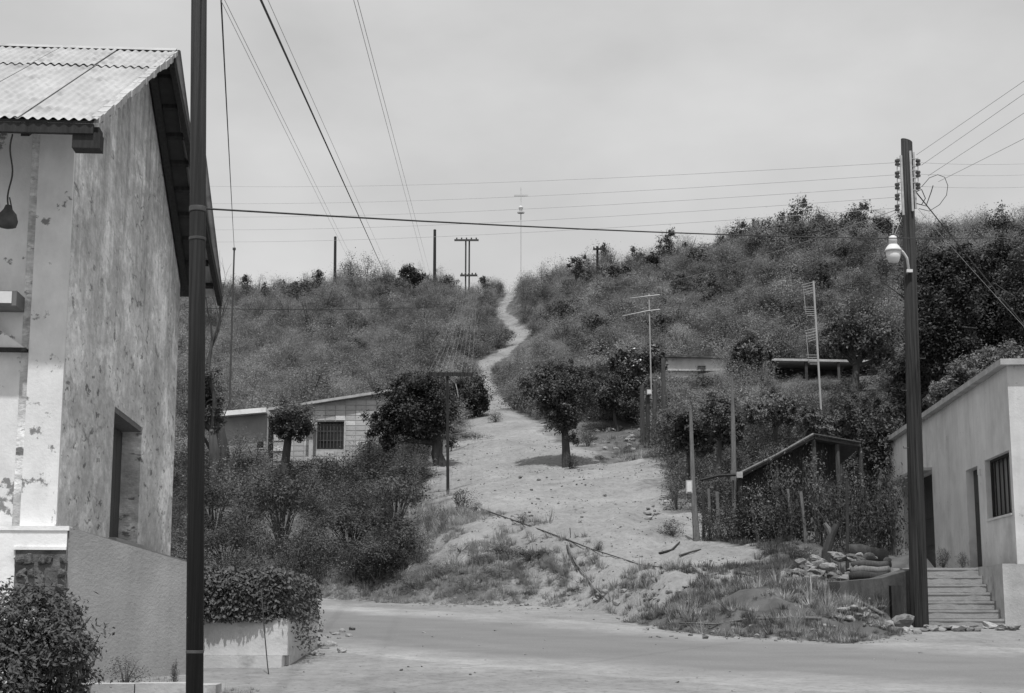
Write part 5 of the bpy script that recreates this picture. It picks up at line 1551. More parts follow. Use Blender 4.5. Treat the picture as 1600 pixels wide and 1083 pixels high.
# shrub meshes shared by copies ------------------------------------------------
def shrub_meshes(seed, n, k, Lf, m, stem_m, shape='round', Wr=.5, nst=14, up=.3):
    """unit shrub about 1 m tall, 1 m wide, base at the origin"""
    rs = np.random.default_rng(seed); r = random.Random(seed)
    if shape == 'round': blobs = [(0, 0, .52, .48, .48, .46), (r.uniform(-.25, .25), r.uniform(-.25, .25), .4, .4, .4, .36), (r.uniform(-.3, .3), r.uniform(-.3, .3), .6, .3, .3, .34)]
    elif shape == 'umbrella': blobs = [(0, 0, .80, .52, .52, .20), (.25, -.1, .74, .36, .36, .18), (-.28, -.1, .76, .34, .34, .2), (0, .1, .9, .3, .3, .14)]
    elif shape == 'tall': blobs = [(0, 0, .6, .34, .34, .55), (r.uniform(-.15, .15), r.uniform(-.15, .15), .8, .25, .25, .35), (r.uniform(-.2, .2), 0, .4, .34, .34, .36)]
    else: blobs = [(0, 0, .34, .55, .55, .30), (r.uniform(-.3, .3), r.uniform(-.3, .3), .4, .4, .4, .36)]
    p, out = clump_points(n, k, blobs, rs, .22, .35)
    p[:, 2] = np.abs(p[:, 2])
    V = leaf_verts(p, Lf, Lf * Wr, rs, up, out)
    fo = quads_mesh('foliage', V, m)
    if m.name not in TONE2: TONE2[m.name] = leaf(m.name + '_shoots', {'leaf_dark': .12, 'leaf_mid': .05, 'leaf_light': .08, 'leaf_pale': .12, 'brush_leaf_dark': .17, 'brush_leaf_mid': .16, 'brush_leaf_light': .22, 'brush_leaf_pale': .20}.get(m.name, .1))
    two_tone(fo, V, TONE2[m.name], 2.6, seed % 13, .10)
    mb = MB()
    for i in range(nst):
        q = p[r.randrange(n)]
        mb.tube([(r.gauss(0, .03), r.gauss(0, .03), -.1), tuple(Vector(q) * .5 + Vector((0, 0, .1))), tuple(q)], [.014, .010, .003], 3, caps=False)
    st = bpy.data.meshes.new('stems'); st.from_pydata(mb.v, [], mb.f); st.materials.append(stem_m)
    return fo, st

TONE2 = {}
SHR = {}
for nm, args in {
    'dark': (101, 1500, 60, .058, M['leaf_dark'], M['bark']), 'dark2': (102, 1400, 55, .06, M['leaf_dark'], M['bark'], 'tall'),
    'mid': (103, 1400, 60, .058, M['leaf_mid'], M['twig']), 'mid2': (104, 1200, 55, .06, M['leaf_mid'], M['twig'], 'tall'), 'mid3': (105, 1300, 50, .055, M['leaf_mid'], M['twig'], 'low'),
    'light': (106, 1100, 55, .055, M['leaf_light'], M['twig']), 'light2': (107, 900, 55, .06, M['leaf_light'], M['dry_wood'], 'tall', .35), 'umbrella': (109, 1900, 70, .052, M['leaf_mid'], M['bark'], 'umbrella', .5, 26), 'umbrella2': (110, 1700, 60, .055, M['leaf_dark'], M['bark'], 'umbrella', .5, 26),
    'pale': (108, 700, 50, .055, M['leaf_pale'], M['dry_wood'], 'low', .4)}.items():
    SHR[nm] = shrub_meshes(*args)

def shrub(label, px, py, wpx, hpx, kind, Y=None, group=None, name='shrub', cat='shrub', sink=.05):
    g = gp(px, py, 18, 140) if Y is None else None
    if g is None:
        b = at(px, py, Y); g = Vector((b.x, Y, hz(b.x, Y)))
    s = pxm(g.y)
    o = thing(name, label, cat, g - Vector((0, 0, sink)), group)
    fo, st = SHR[kind]
    rz = RNG.uniform(0, 6.28)
    for nm, me in (('foliage', fo), ('stems', st)):
        link(nm, me, None, o, (0, 0, 0), (0, 0, rz), (wpx * s / 1.0, wpx * s / 1.0, hpx * s / 1.0))
    return o

def named_shrubs():
    for a in (('low dark shrub at the foot of the crossarm pole', 722, 797, 40, 34, 'dark'), ('small dark tuft right of the crossarm pole foot', 742, 800, 22, 18, 'dark'),
              ('mid-size shrub beside the lone slope tree trunk', 917, 698, 30, 36, 'mid'), ('little plant on dirt right of the slope tree shadow', 940, 718, 22, 14, 'mid3'), ('weed tuft at the base of the slope tree', 893, 732, 34, 24, 'dark'),
              ('low weeds on stones under the slender tree', 985, 707, 26, 14, 'mid3'), ('tiny bush on the pipe line left of centre', 818, 818, 22, 18, 'mid'), ('tiny dark plant beside the pipe near the gully', 935, 866, 18, 18, 'dark'),
              ('dark cushion shrub on the path edge above the crossarm pole', 745, 686, 50, 16, 'mid3'), ('dry weed clump on the dirt at the right slope edge', 1050, 838, 40, 30, 'mid'),
              ('rounded dark shrub where the path meets the brush', 775, 660, 24, 18, 'mid'), ('bushy shrub hugging the upper path bend', 775, 545, 56, 36, 'dark'), ('dark shrub overhanging the path below the ridge', 745, 530, 60, 34, 'dark'),
              ('shrub right of the path under the saddle', 838, 478, 44, 26, 'mid'), ('low brush right of the middle path', 812, 610, 60, 30, 'mid3'), ('dense low brush left of the lone slope tree', 808, 640, 60, 34, 'mid'),
              ('dark evergreen shrub between the retaining wall and the tall pole', 1402, 892, 44, 62, 'dark2')):
        Y = 29.2 if a[1] == 1402 else None
        shrub(*a, Y=Y)
    for i, (px, w, h, k) in enumerate(((1474, 28, 30, 'dark'), (1504, 20, 24, 'mid'))):
        p = f2.u_at(px, 890, -.62)
        q = Vector(f2(p[0], -.62, TERR_TOP - .01)) if False else at(px, 891, 29.3)
        o = thing('terrace_plant', ('larger leafy plant on the terrace edge between the doors', 'smaller leafy plant on the terrace edge beside the second door')[i], 'plant', Vector((q.x, 29.3, TERR_TOP)))
        s = pxm(29.3)
        for nm, me in (('foliage', SHR[k][0]), ('stems', SHR[k][1])): link(nm, me, None, o, (0, 0, 0), None, (w * s, w * s, h * s))
named_shrubs()

# bank shrubs below the block house, each its own thing ------------------------
def bank_shrubs():
    r = random.Random(21)
    kinds = ['mid', 'mid2', 'dark', 'light', 'mid', 'dark2', 'light2', 'mid3', 'mid', 'dark']
    lab = {'mid': 'mid grey rounded shrub in the thicket on the left bank', 'mid2': 'mid grey upright shrub in the thicket on the left bank', 'dark': 'dark rounded shrub in the thicket on the left bank', 'dark2': 'dark upright shrub in the thicket on the left bank',
           'light': 'pale rounded shrub in the thicket on the left bank', 'light2': 'pale wispy upright shrub in the thicket on the left bank', 'mid3': 'low spreading shrub in the thicket on the left bank'}
    ORD = ['leftmost', 'second', 'third', 'fourth', 'fifth', 'sixth', 'seventh', 'eighth', 'ninth', 'tenth', 'eleventh', 'twelfth']
    ROW = {915: 'roadside', 885: 'second', 850: 'third', 815: 'middle', 785: 'fifth', 758: 'sixth', 738: 'topmost'}
    LOOK = {'mid': 'mid grey rounded', 'mid2': 'mid grey upright', 'dark': 'dark rounded', 'dark2': 'dark upright', 'light': 'pale rounded', 'light2': 'pale wispy', 'mid3': 'low spreading'}
    for y in (915, 885, 850, 815, 785, 758, 738):
        xmax = {915: 610, 885: 625, 850: 640, 815: 650, 785: 655, 758: 660, 738: 650}[y]
        x = 312 + r.uniform(0, 25); i = 0
        while x < xmax:
            k = kinds[r.randrange(len(kinds))]
            w = r.uniform(58, 92); h = w * r.uniform(.8, 1.15) * (.24 if y < 745 else (.42 if y < 765 else .9))
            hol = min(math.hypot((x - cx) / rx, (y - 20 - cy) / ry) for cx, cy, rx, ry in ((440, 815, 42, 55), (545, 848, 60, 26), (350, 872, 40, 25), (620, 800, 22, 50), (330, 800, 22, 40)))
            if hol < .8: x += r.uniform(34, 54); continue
            if hol < 1.15: k = r.choice(['dark', 'dark2']); h *= .8  # dark kinds ring the hollows, putting their shade into the leaf colour
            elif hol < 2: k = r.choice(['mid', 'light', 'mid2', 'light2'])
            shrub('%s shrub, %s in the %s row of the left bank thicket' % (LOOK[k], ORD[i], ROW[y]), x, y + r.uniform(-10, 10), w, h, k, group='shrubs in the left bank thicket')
            x += r.uniform(34, 54); i += 1
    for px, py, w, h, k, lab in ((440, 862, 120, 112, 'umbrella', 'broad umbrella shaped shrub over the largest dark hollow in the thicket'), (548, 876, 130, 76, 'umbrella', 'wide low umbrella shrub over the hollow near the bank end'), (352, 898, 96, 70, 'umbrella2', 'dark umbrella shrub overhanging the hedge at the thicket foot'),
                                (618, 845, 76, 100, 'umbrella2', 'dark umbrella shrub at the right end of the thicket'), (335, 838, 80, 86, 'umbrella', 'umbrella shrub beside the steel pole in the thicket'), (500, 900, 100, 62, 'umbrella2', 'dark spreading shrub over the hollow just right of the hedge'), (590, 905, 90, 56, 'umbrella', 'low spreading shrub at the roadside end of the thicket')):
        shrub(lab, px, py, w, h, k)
    for i, (px, py, w, h, k) in enumerate(((668, 838, 34, 40, 'light2'), (690, 832, 30, 44, 'light2'), (800, 868, 60, 26, 'mid3'), (830, 884, 54, 24, 'mid3'), (780, 900, 60, 26, 'pale'), (762, 884, 40, 22, 'light'), (858, 872, 30, 16, 'mid3'), (905, 926, 26, 18, 'mid3'), (735, 925, 50, 20, 'pale'), (690, 905, 60, 30, 'light'),
                                             (720, 870, 50, 22, 'pale'), (880, 905, 40, 14, 'pale'), (815, 930, 44, 16, 'mid3'), (655, 880, 54, 44, 'light2'), (650, 925, 60, 30, 'light'), (745, 850, 40, 16, 'pale'))):
        shrub('%s, %s from the thicket across the eroded bank face' % (dict(mid3='low dark weed patch', pale='pale dry weed patch', light='pale weed clump', light2='wispy twiggy weed').get(k), (ORD + ['thirteenth', 'fourteenth', 'fifteenth', 'sixteenth'])[i]), px, py, w, h, k, group='weeds on the eroded bank', name='weed', cat='plant')
    # wispy shrubs before the right end of the block house
    for j, (px, py, w, h, k) in enumerate(((600, 745, 44, 60, 'light2'), (625, 752, 40, 62, 'light2'), (655, 758, 38, 50, 'light2'), (578, 740, 30, 60, 'dark2'), (512, 735, 24, 30, 'mid'), (560, 742, 36, 30, 'mid'), (370, 735, 50, 30, 'light'), (410, 738, 40, 26, 'light'))):
        shrub(('left of three tall pale wispy shrubs before the shade tree trunks', 'middle of three tall pale wispy shrubs before the shade tree trunks', 'right of three tall pale wispy shrubs before the shade tree trunks', 'dark upright shrub at the right end of the block wall', 'small shrub under the barred window',
               'rounded shrub below the block wall, right of the window', 'pale weeds below the annexe wall', 'pale weeds between the annexe and the round tree')[j], px, py, w, h, k, group='wispy shrubs before the shade tree' if j < 3 else None)
bank_shrubs()

def yard_shrubs():
    r = random.Random(31)
    kinds = ['mid', 'mid2', 'dark', 'light2', 'mid', 'dark2', 'light', 'mid2']
    nm = {'mid': 'mid grey rounded', 'mid2': 'mid grey upright', 'dark': 'dark rounded', 'dark2': 'dark upright', 'light': 'pale rounded', 'light2': 'pale wispy'}
    ORD = ['leftmost', 'second', 'third', 'fourth', 'fifth', 'sixth', 'seventh', 'eighth', 'ninth', 'tenth', 'eleventh', 'twelfth']
    ROW = ['front', 'second', 'third', 'fourth', 'fifth', 'sixth', 'seventh', 'back']
    spots = []
    for j, (x, y, w, h, k) in enumerate(((1110, 842, 46, 52, 'dark2'), (1140, 846, 56, 60, 'dark'), (1170, 848, 60, 84, 'dark2'), (1195, 850, 62, 96, 'dark'), (1222, 856, 60, 122, 'mid2'), (1250, 860, 70, 128, 'mid'), (1278, 862, 70, 134, 'light2'), (1300, 866, 48, 96, 'light2'),
                                        (1328, 862, 54, 90, 'mid2'), (1352, 858, 50, 84, 'dark2'), (1375, 856, 48, 92, 'light2'), (1395, 862, 44, 100, 'mid2'), (1312, 864, 76, 112, 'mid'), (1340, 866, 70, 128, 'light2'), (1366, 862, 84, 124, 'mid'), (1396, 864, 70, 140, 'mid2'), (1262, 868, 46, 36, 'pale'), (1318, 868, 46, 36, 'light'), (1362, 866, 46, 34, 'light'))):
        shrub('%s weed bush, %s along the front of the lean-to yard' % (dict(nm, mid3='low spreading', pale='low pale').get(k), (ORD + ['thirteenth', 'fourteenth', 'fifteenth', 'sixteenth', 'seventeenth', 'eighteenth', 'nineteenth', 'twentieth'])[j]), x, y, w, h, k, Y=34.2 - min(j, 15) * .16, group='weed bushes before the lean-to')
    for ri, y in enumerate((825, 800, 770, 740, 705, 670, 640, 615)):
        x = {825: 1130, 800: 1060, 770: 1060, 740: 1050, 705: 1045, 670: 1045, 640: 1050, 615: 1050}[y]
        ci = 0
        while x < 1400:
            spots.append((x + r.uniform(-10, 10), y + r.uniform(-8, 8), '%s in the %s row' % (ORD[ci], ROW[ri]))); ci += 1
            x += r.uniform(38, 62)
    for x, y, pos in spots:
        k = r.choice(kinds)
        if 740 < y and 1090 < x < 1180: k = r.choice(['dark', 'dark2'])
        if y < 640 and r.random() < .5: k = 'light'
        w = r.uniform(52, 84); h = w * r.uniform(.8, 1.2)
        if 1190 < x < 1340 and 700 < y < 830: h *= .75
        if y < 655: h *= .36
        elif y < 690: h *= .7
        shrub('%s shrub, %s of the overgrown yard around the lean-to' % (nm[k], pos), x, y, w, h, k, group='shrubs in the overgrown yard')
yard_shrubs()

# clipped hedge ---------------------------------------------------------------
def hedge():
    rs = np.random.default_rng(5)
    x0, x1, y0, y1 = at(300, 960, 19.5).x, at(448, 960, 19.5).x + .02, 19.45, 22.6
    z0, z1 = at(400, 967, 19.5).z - .02, at(400, 893, 19.5).z
    o = thing('clipped_hedge', 'dark clipped box hedge growing from the white planter', 'hedge', ((x0 + x1) / 2, 20.8, z0))
    b0 = wloc(o)
    def prof(p):                                               # round the box off
        return p
    N = 17000
    f = rs.choice(4, N, p=[.36, .30, .26, .08])
    u, v, w = rs.random(N), rs.random(N), rs.random(N)
    P = np.empty((N, 3)); out = np.zeros((N, 3))
    P[:, 0] = x0 + u * (x1 - x0); P[:, 1] = y0 + v * (y1 - y0); P[:, 2] = z0 + w * (z1 - z0)
    P[f == 0, 1] = y0; out[f == 0, 1] = -1
    P[f == 1, 2] = z1; out[f == 1, 2] = 1
    P[f == 2, 0] = x1; out[f == 2, 0] = 1
    # round the front-right and top edges
    dz = np.clip((P[:, 2] - (z1 - .22)) / .22, 0, 1) ** 2
    P[:, 1] += np.where(f == 0, dz * .12, 0); P[:, 0] -= np.where(f == 2, dz * .14, 0)
    e = np.clip((P[:, 0] - (x1 - .3)) / .3, 0, 1) ** 2
    P[:, 2] -= np.where(f == 1, e * .12, 0); P[:, 1] += np.where(f == 0, e * .12, 0)
    e = np.clip(((y0 + .3) - P[:, 1]) / .3, 0, 1) ** 2
    P[:, 2] -= np.where(f == 1, e * .10, 0)
    bul = vnoise(P[:, 0] + P[:, 1] * .7, P[:, 2] + P[:, 1], 2.2, 5) * .09
    P += out * (bul[:, None] + .02) + rs.normal(size=(N, 3)) * .022
    P += -out * (rs.exponential(.045, (N, 1)))
    V = leaf_verts(P - np.array(b0), .062, .036, rs, .2, out * 1.2)
    link('foliage', quads_mesh('foliage', V, M['leaf_hedge']), None, o)
    MB().box(x0, x1 - .16, y0 + .16, y1, z0, z1 - .16).build('dark_core', M['core_dark'], o)  # solid added core; shade between the leaves is put into its dark colour
    # trailing growth over the right end of the planter
    n = 420
    t = rs.random(n) ** .6
    Q = np.stack([x1 + .05 + rs.normal(size=n) * .10 + .12 * (1 - t), 19.75 + rs.random(n) * 1.2, R(19.6) + .12 + t * (z0 - R(19.6))], -1)
    link('trailing_foliage', quads_mesh('trailing_foliage', leaf_verts(Q - np.array(b0), .055, .03, rs, .2), M['leaf_hedge']), None, o)
M['leaf_hedge'] = leaf('leaf_hedge', 0.11, .2, 0.0, .3, .55)
M['core_dark'] = mat('core_dark', .02, .95, .3)
hedge()

# leafy bush in the near left corner -------------------------------------------
def corner_bush():
    Y = 15.6
    b = at(60, 1083, Y)
    o = thing('leafy_bush', 'large leafy bush in the near left corner against the plinth', 'bush', (b.x, Y, R(Y)))
    s = pxm(Y)
    blobs = []
    for px, py, rx, ry, dy in ((45, 985, 75, 62, 0), (95, 1020, 52, 60, -.2), (20, 1050, 80, 60, -.2), (60, 935, 30, 26, .2), (110, 1060, 34, 40, 0), (-40, 990, 70, 70, 0), (100, 955, 26, 30, .2)):
        c = at(px, py, Y + dy); blobs.append((c.x, c.y, c.z, rx * s, min(rx * s, .55), ry * s))
    crown('foliage', blobs, 20000, 420, .062, .027, M['leaf_bush'], o, 77, .15, .5, .2)
    mb = MB(); rs = random.Random(8)
    for i in range(46):
        bl = blobs[i % len(blobs)]
        t = Vector((bl[0] + rs.gauss(0, .6) * bl[3], bl[1] + rs.gauss(0, .6) * bl[4], bl[2] + rs.gauss(.2, .5) * bl[5]))
        st = Vector((b.x + rs.gauss(0, .15), Y + rs.gauss(0, .1), R(Y) - .1))
        mb.tube([st, st.lerp(t, .5) + Vector((rs.gauss(0, .05), rs.gauss(0, .05), .05)), t], [.014, .010, .004], 4, caps=False)
    mb.build('stems', M['bark'], o, fix=False)
    # small plant at the plinth foot beside the pole
    for (px, py, w, h, k, lab) in ((272, 1062, 26, 42, 'dark2', 'small dark plant at the plinth foot beside the steel pole'), (195, 1062, 80, 46, 'light2', 'wispy weeds along the plinth foot'), (370, 1088, 70, 30, 'pale', 'dry weeds in front of the planter step')):
        Yp = 16.8 if px < 300 else 15.6
        bb = at(px, py, Yp); s2 = pxm(Yp)
        q = thing('weed', lab, 'plant', (bb.x, Yp, R(Yp)))
        for nm, me in (('foliage', SHR[k][0]), ('stems', SHR[k][1])): link(nm, me, None, q, (0, 0, 0), (0, 0, px), (w * s2, w * s2 * .7, h * s2))
    # thin whip hanging in front of the planter
    P = [at(408, 920, 18.6), at(413, 985, 18.6), at(418, 1040, 18.6), at(424, 1085, 18.4)]
    tag(MB().tube(P, .007, 5).build('guy_wire', M['wire'], None, True, origin=P[0]), 'thin dark wire hanging before the hedge and planter', 'wire')
M['leaf_bush'] = leaf('leaf_bush', 0.10, .25, 0.0, .2, .6)
corner_bush()

# ------------------------------------------------------------------ brush that reads as one mass: instanced
def instancer(name, meshes, pts, rots, scl, idx, kind='stuff'):
    lib = bpy.data.collections.new(name + '_sources')
    for i, (mes) in enumerate(meshes):
        o = bpy.data.objects.new('%s_source_%02d' % (name, i), mes); lib.objects.link(o)
    me = bpy.data.meshes.new(name)
    n = len(pts)
    me.vertices.add(n); me.vertices.foreach_set('co', np.asarray(pts, np.float32).ravel())
    a = me.attributes.new('rot', 'FLOAT_VECTOR', 'POINT'); a.data.foreach_set('vector', np.asarray(rots, np.float32).ravel())
    a = me.attributes.new('scl', 'FLOAT_VECTOR', 'POINT'); a.data.foreach_set('vector', np.asarray(scl, np.float32).ravel())
    a = me.attributes.new('idx', 'INT', 'POINT'); a.data.foreach_set('value', np.asarray(idx, np.int32))
    o = link(name, me)
    ng = bpy.data.node_groups.new(name, 'GeometryNodeTree')
    ng.interface.new_socket('Geometry', in_out='INPUT', socket_type='NodeSocketGeometry')
    ng.interface.new_socket('Geometry', in_out='OUTPUT', socket_type='NodeSocketGeometry')
    gi, go = ng.nodes.new('NodeGroupInput'), ng.nodes.new('NodeGroupOutput')
    iop = ng.nodes.new('GeometryNodeInstanceOnPoints')
    ci = ng.nodes.new('GeometryNodeCollectionInfo')
    ci.inputs['Collection'].default_value = lib
    ci.inputs['Separate Children'].default_value = True
    ci.inputs['Reset Children'].default_value = True
    def attr(nm, t):
        q = ng.nodes.new('GeometryNodeInputNamedAttribute'); q.data_type = t; q.inputs['Name'].default_value = nm
        return q.outputs['Attribute']
    e2r = ng.nodes.new('FunctionNodeEulerToRotation')
    lk = ng.links.new
    lk(gi.outputs[0], iop.inputs['Points']); lk(ci.outputs['Instances'], iop.inputs['Instance'])
    iop.inputs['Pick Instance'].default_value = True
    lk(attr('idx', 'INT'), iop.inputs['Instance Index'])
    lk(attr('rot', 'FLOAT_VECTOR'), e2r.inputs[0]); lk(e2r.outputs[0], iop.inputs['Rotation'])
    lk(attr('scl', 'FLOAT_VECTOR'), iop.inputs['Scale'])
    lk(iop.outputs[0], go.inputs[0])
    md = o.modifiers.new('scatter', 'NODES'); md.node_group = ng
    return tag(o, kind=kind)

def joined(fo, st, name):
    V = np.empty(len(fo.vertices) * 3, np.float32); fo.vertices.foreach_get('co', V); V = V.reshape(-1, 3)
    v = [tuple(x) for x in V]; f = [tuple(p.vertices) for p in fo.polygons]
    k = len(v)
    v += [tuple(x.co) for x in st.vertices]; f2_ = [tuple(i + k for i in p.vertices) for p in st.polygons]
    me = bpy.data.meshes.new(name); me.from_pydata(v, [], f + f2_)
    for mm in list(fo.materials) + [st.materials[0]]: me.materials.append(mm)
    mi = np.empty(len(f), np.int32); fo.polygons.foreach_get('material_index', mi)
    me.polygons.foreach_set('material_index', np.concatenate([mi, np.full(len(f2_), len(fo.materials), np.int32)]))
    return me

def project(X, Y, Z):
    dz = Z - EYE
    dep = Y * CP + dz * SP
    return CX + F * X / dep, CY - F * (dz * CP - Y * SP) / dep

KEEP = []                                                      # footprints of buildings: no brush inside
for t in (old_house, flat_house): pass
def blocked(X, Y):
    b = (X > -9.6) & (X < -4.6) & (Y > 60.3) & (Y < 67)
    b |= (X > -12.2) & (X < -9.0) & (Y > 61) & (Y < 67)
    b |= (X > 7.1) & (X < 12.0) & (Y > 77.2) & (Y < 83)
    b |= (X > 11.3) & (X < 18) & (Y > 70) & (Y < 77)
    b |= (X > 6.3) & (X < 18) & (Y > 26) & (Y < 42.5)
    b |= (X < -4.6) & (Y < 29)
    return b

def hill_brush():
    rs = np.random.default_rng(12)
    n = 11500
    Y = rs.uniform(60, 134, n); X = (rs.random(n) - .47) * (26 + Y * .80)
    Z = height(X, Y)
    px, py = project(X, Y, Z)
    pm = path_mask(X, Y)
    keep = (pm < .25) & ~blocked(X, Y) & (px > -150) & (px < 1750)
    # thin the bare apron around the slope trees
    apron = (Y < 66) & (X > -3.2) & (X < 5.6)
    keep &= ~(apron & (rs.random(n) < .93))
    keep &= rs.random(n) < np.where(Y > 95, .95, .8)
    X, Y, Z, px, py = X[keep], Y[keep], Z[keep], px[keep], py[keep]
    n = len(X)
    names = ['dark', 'dark2', 'mid', 'mid2', 'mid3', 'light', 'light2', 'pale']
    near_ms = [joined(SHR[k][0], SHR[k][1], 'brush_' + k) for k in names]
    hm = [leaf('brush_leaf_dark', .10, .4), leaf('brush_leaf_mid', .26, .4), leaf('brush_leaf_light', .36, .4), leaf('brush_leaf_pale', .38, .35)]  # paler than the near shrubs: dry brush, with distance haze put into the colour
    sp = ((201, 2300, 70, .042, hm[0], M['bark'], 'round', .55, 14, 1.0), (202, 2000, 60, .045, hm[0], M['bark'], 'tall', .55, 14, 1.0), (203, 2300, 75, .040, hm[1], M['twig'], 'round', .55, 14, 1.2), (204, 1700, 60, .042, hm[1], M['twig'], 'tall', .45, 24, 1.2),
          (205, 2200, 60, .040, hm[1], M['twig'], 'low', .5, 14, 1.4), (206, 2000, 70, .038, hm[2], M['twig'], 'low', .5, 14, 1.4), (207, 1300, 70, .042, hm[2], M['dry_wood'], 'tall', .4, 30, 1.2), (208, 1000, 60, .042, hm[3], M['dry_wood'], 'low', .4, 14, 1.2))
    ms = [joined(*shrub_meshes(*a), 'brush_' + k) for a, k in zip(sp, names)]
    big = vnoise(X, Y, .13, 3) + vnoise(X, Y, .4, 4) * .6
    right = (px > 1130)
    p = np.zeros((n, 8))
    p[:, 0] = .10 + np.clip(big - .08, 0, 1) * 3.0; p[:, 1] = .05 + np.clip(big - .1, 0, 1) * 1.5; p[:, 2] = .9; p[:, 3] = .55; p[:, 4] = .7
    p[:, 5] = .55 + np.clip(-big, 0, 1) * 1.6; p[:, 6] = .5; p[:, 7] = .10 + np.clip(-big - .25, 0, 1) * 1.2
    p[right, 5:] *= .55; p[right, 4] *= .7; p[right, 0] += .28; p[right, 1] += .25; p[right, 3] += .3
    p /= p.sum(1, keepdims=True)
    idx = (rs.random((n, 1)) > p.cumsum(1)).sum(1)
    w = rs.uniform(.8, 2.1, n) * np.where(right, 1.15, 1.0) * np.where(rs.random(n) < .12, 1.45, 1.0)
    h = w * rs.uniform(.55, 1.0, n)
    h = np.where(np.isin(idx, (1, 3, 6)), h * 1.15, h)
    pyt = project(X, Y, Z + h)[1]
    pmn = path_mask(X, Y)
    near = (pmn > .02)
    w = np.where(near, w * .6, w); h = np.where(near, h * .6, h)
    ridge = (Y > 112) & (rs.random(n) < .10) & ~near
    h = np.where(ridge, h * rs.uniform(1.3, 2.0, n), h)
    hb = (Y > 66) & (Y < 75) & (px > 420) & (px < 620)
    rot = np.stack([rs.normal(size=n) * .08, rs.normal(size=n) * .08, rs.uniform(0, 6.28, n)], -1)
    pyt = project(X, Y, Z + h * 1.1)[1]
    hide = (Y < 78) & (((px > 1032) & (px < 1152) & (pyt < 586)) | ((px > 1188) & (px < 1410) & (Y < 72) & (pyt < 590)))
    hs = np.where(hide, .35, 1.0); h = h * hs; w = np.where(hide, w * .6, w)
    pyt = project(X, Y, Z + h * 1.1)[1]
    hide = (Y < 78) & (((px > 1038) & (px < 1148) & (pyt < 580)) | ((px > 1192) & (px < 1405) & (Y < 72) & (pyt < 582)))
    k_ = ~hide
    X, Y, Z, w, h, idx, rot = X[k_], Y[k_], Z[k_], w[k_], h[k_], idx[k_], rot[k_]
    # people keep the track open: no brush standing right in front of it
    px, py = project(X, Y, Z); pyt = project(X, Y, Z + h * 1.05)[1]; hw = w * .42 / Y * F
    clear = np.zeros(len(X), bool)
    for qx, qy, qw in PATH_LINE:
        sx, sy = project(qx, qy, hz(qx, qy) + .1)
        clear |= (Y < qy + .8) & (np.abs(px - sx) < hw + qw * .12 / qy * F) & (pyt < sy) & (py > sy - 2) & (Y > qy - 16)
    clear |= (px > 786) & (px < 818) & (pyt < 449) & (Y > 108)
    clear |= (px > 698) & (px < 766) & (pyt < 440)
    clear |= (px > 1400) & (pyt < 322)
    clear |= (px > 1000) & (pyt < np.interp(px, [1000, 1180, 1250, 1600], [375, 338, 332, 322]))
    clear |= (px > 330) & (px < 480) & (pyt < 425)
    k_ = ~clear
    X, Y, Z, w, h, idx, rot = X[k_], Y[k_], Z[k_], w[k_], h[k_], idx[k_], rot[k_]
    instancer('hillside_brush', ms, np.stack([X, Y, Z - .05], -1), rot, np.stack([w, w, h], -1), idx)
    # undergrowth on the two banks between the single shrubs
    n = 1700
    ms = near_ms
    Y = rs.uniform(33, 62, n); X = rs.uniform(-16, 20, n)
    Z = height(X, Y); px, py = project(X, Y, Z)
    d = Y - np.interp(X, FX, FY)
    left = (px < 655 - (py - 740) * .12) & (d > .8)
    rightz = (px > 1050 + np.clip((840 - py) * -.2, -10, 60)) & (px < 1420) & (py < 838)
    yard = (px > 1090) & (px < 1420) & (py < 872) & (Y > 30.5) & (Y < 45)
    hollow = np.zeros(n, bool)
    for cx, cy, rx, ry in ((440, 835, 44, 40), (548, 860, 62, 24), (350, 882, 42, 22), (620, 822, 26, 40), (333, 818, 28, 34), (500, 890, 44, 18)):
        hollow |= np.hypot((px - cx) / rx, (py - cy) / ry) < 1
    left &= ~hollow
    keep = (left | rightz | yard) & ~blocked(X, Y) & (path_mask(X, Y) < .3) & (px > 200)
    X, Y, Z = X[keep], Y[keep], Z[keep]
    n = len(X)
    idx = rs.choice(8, n, p=[.2, .08, .22, .12, .18, .08, .10, .02])
    w = rs.uniform(.6, 1.3, n); h = w * rs.uniform(.6, 1.0, n)
    rot = np.stack([rs.normal(size=n) * .08, rs.normal(size=n) * .08, rs.uniform(0, 6.28, n)], -1)
    instancer('bank_undergrowth', ms, np.stack([X, Y, Z - .05], -1), rot, np.stack([w, w, h], -1), idx)
hill_brush()

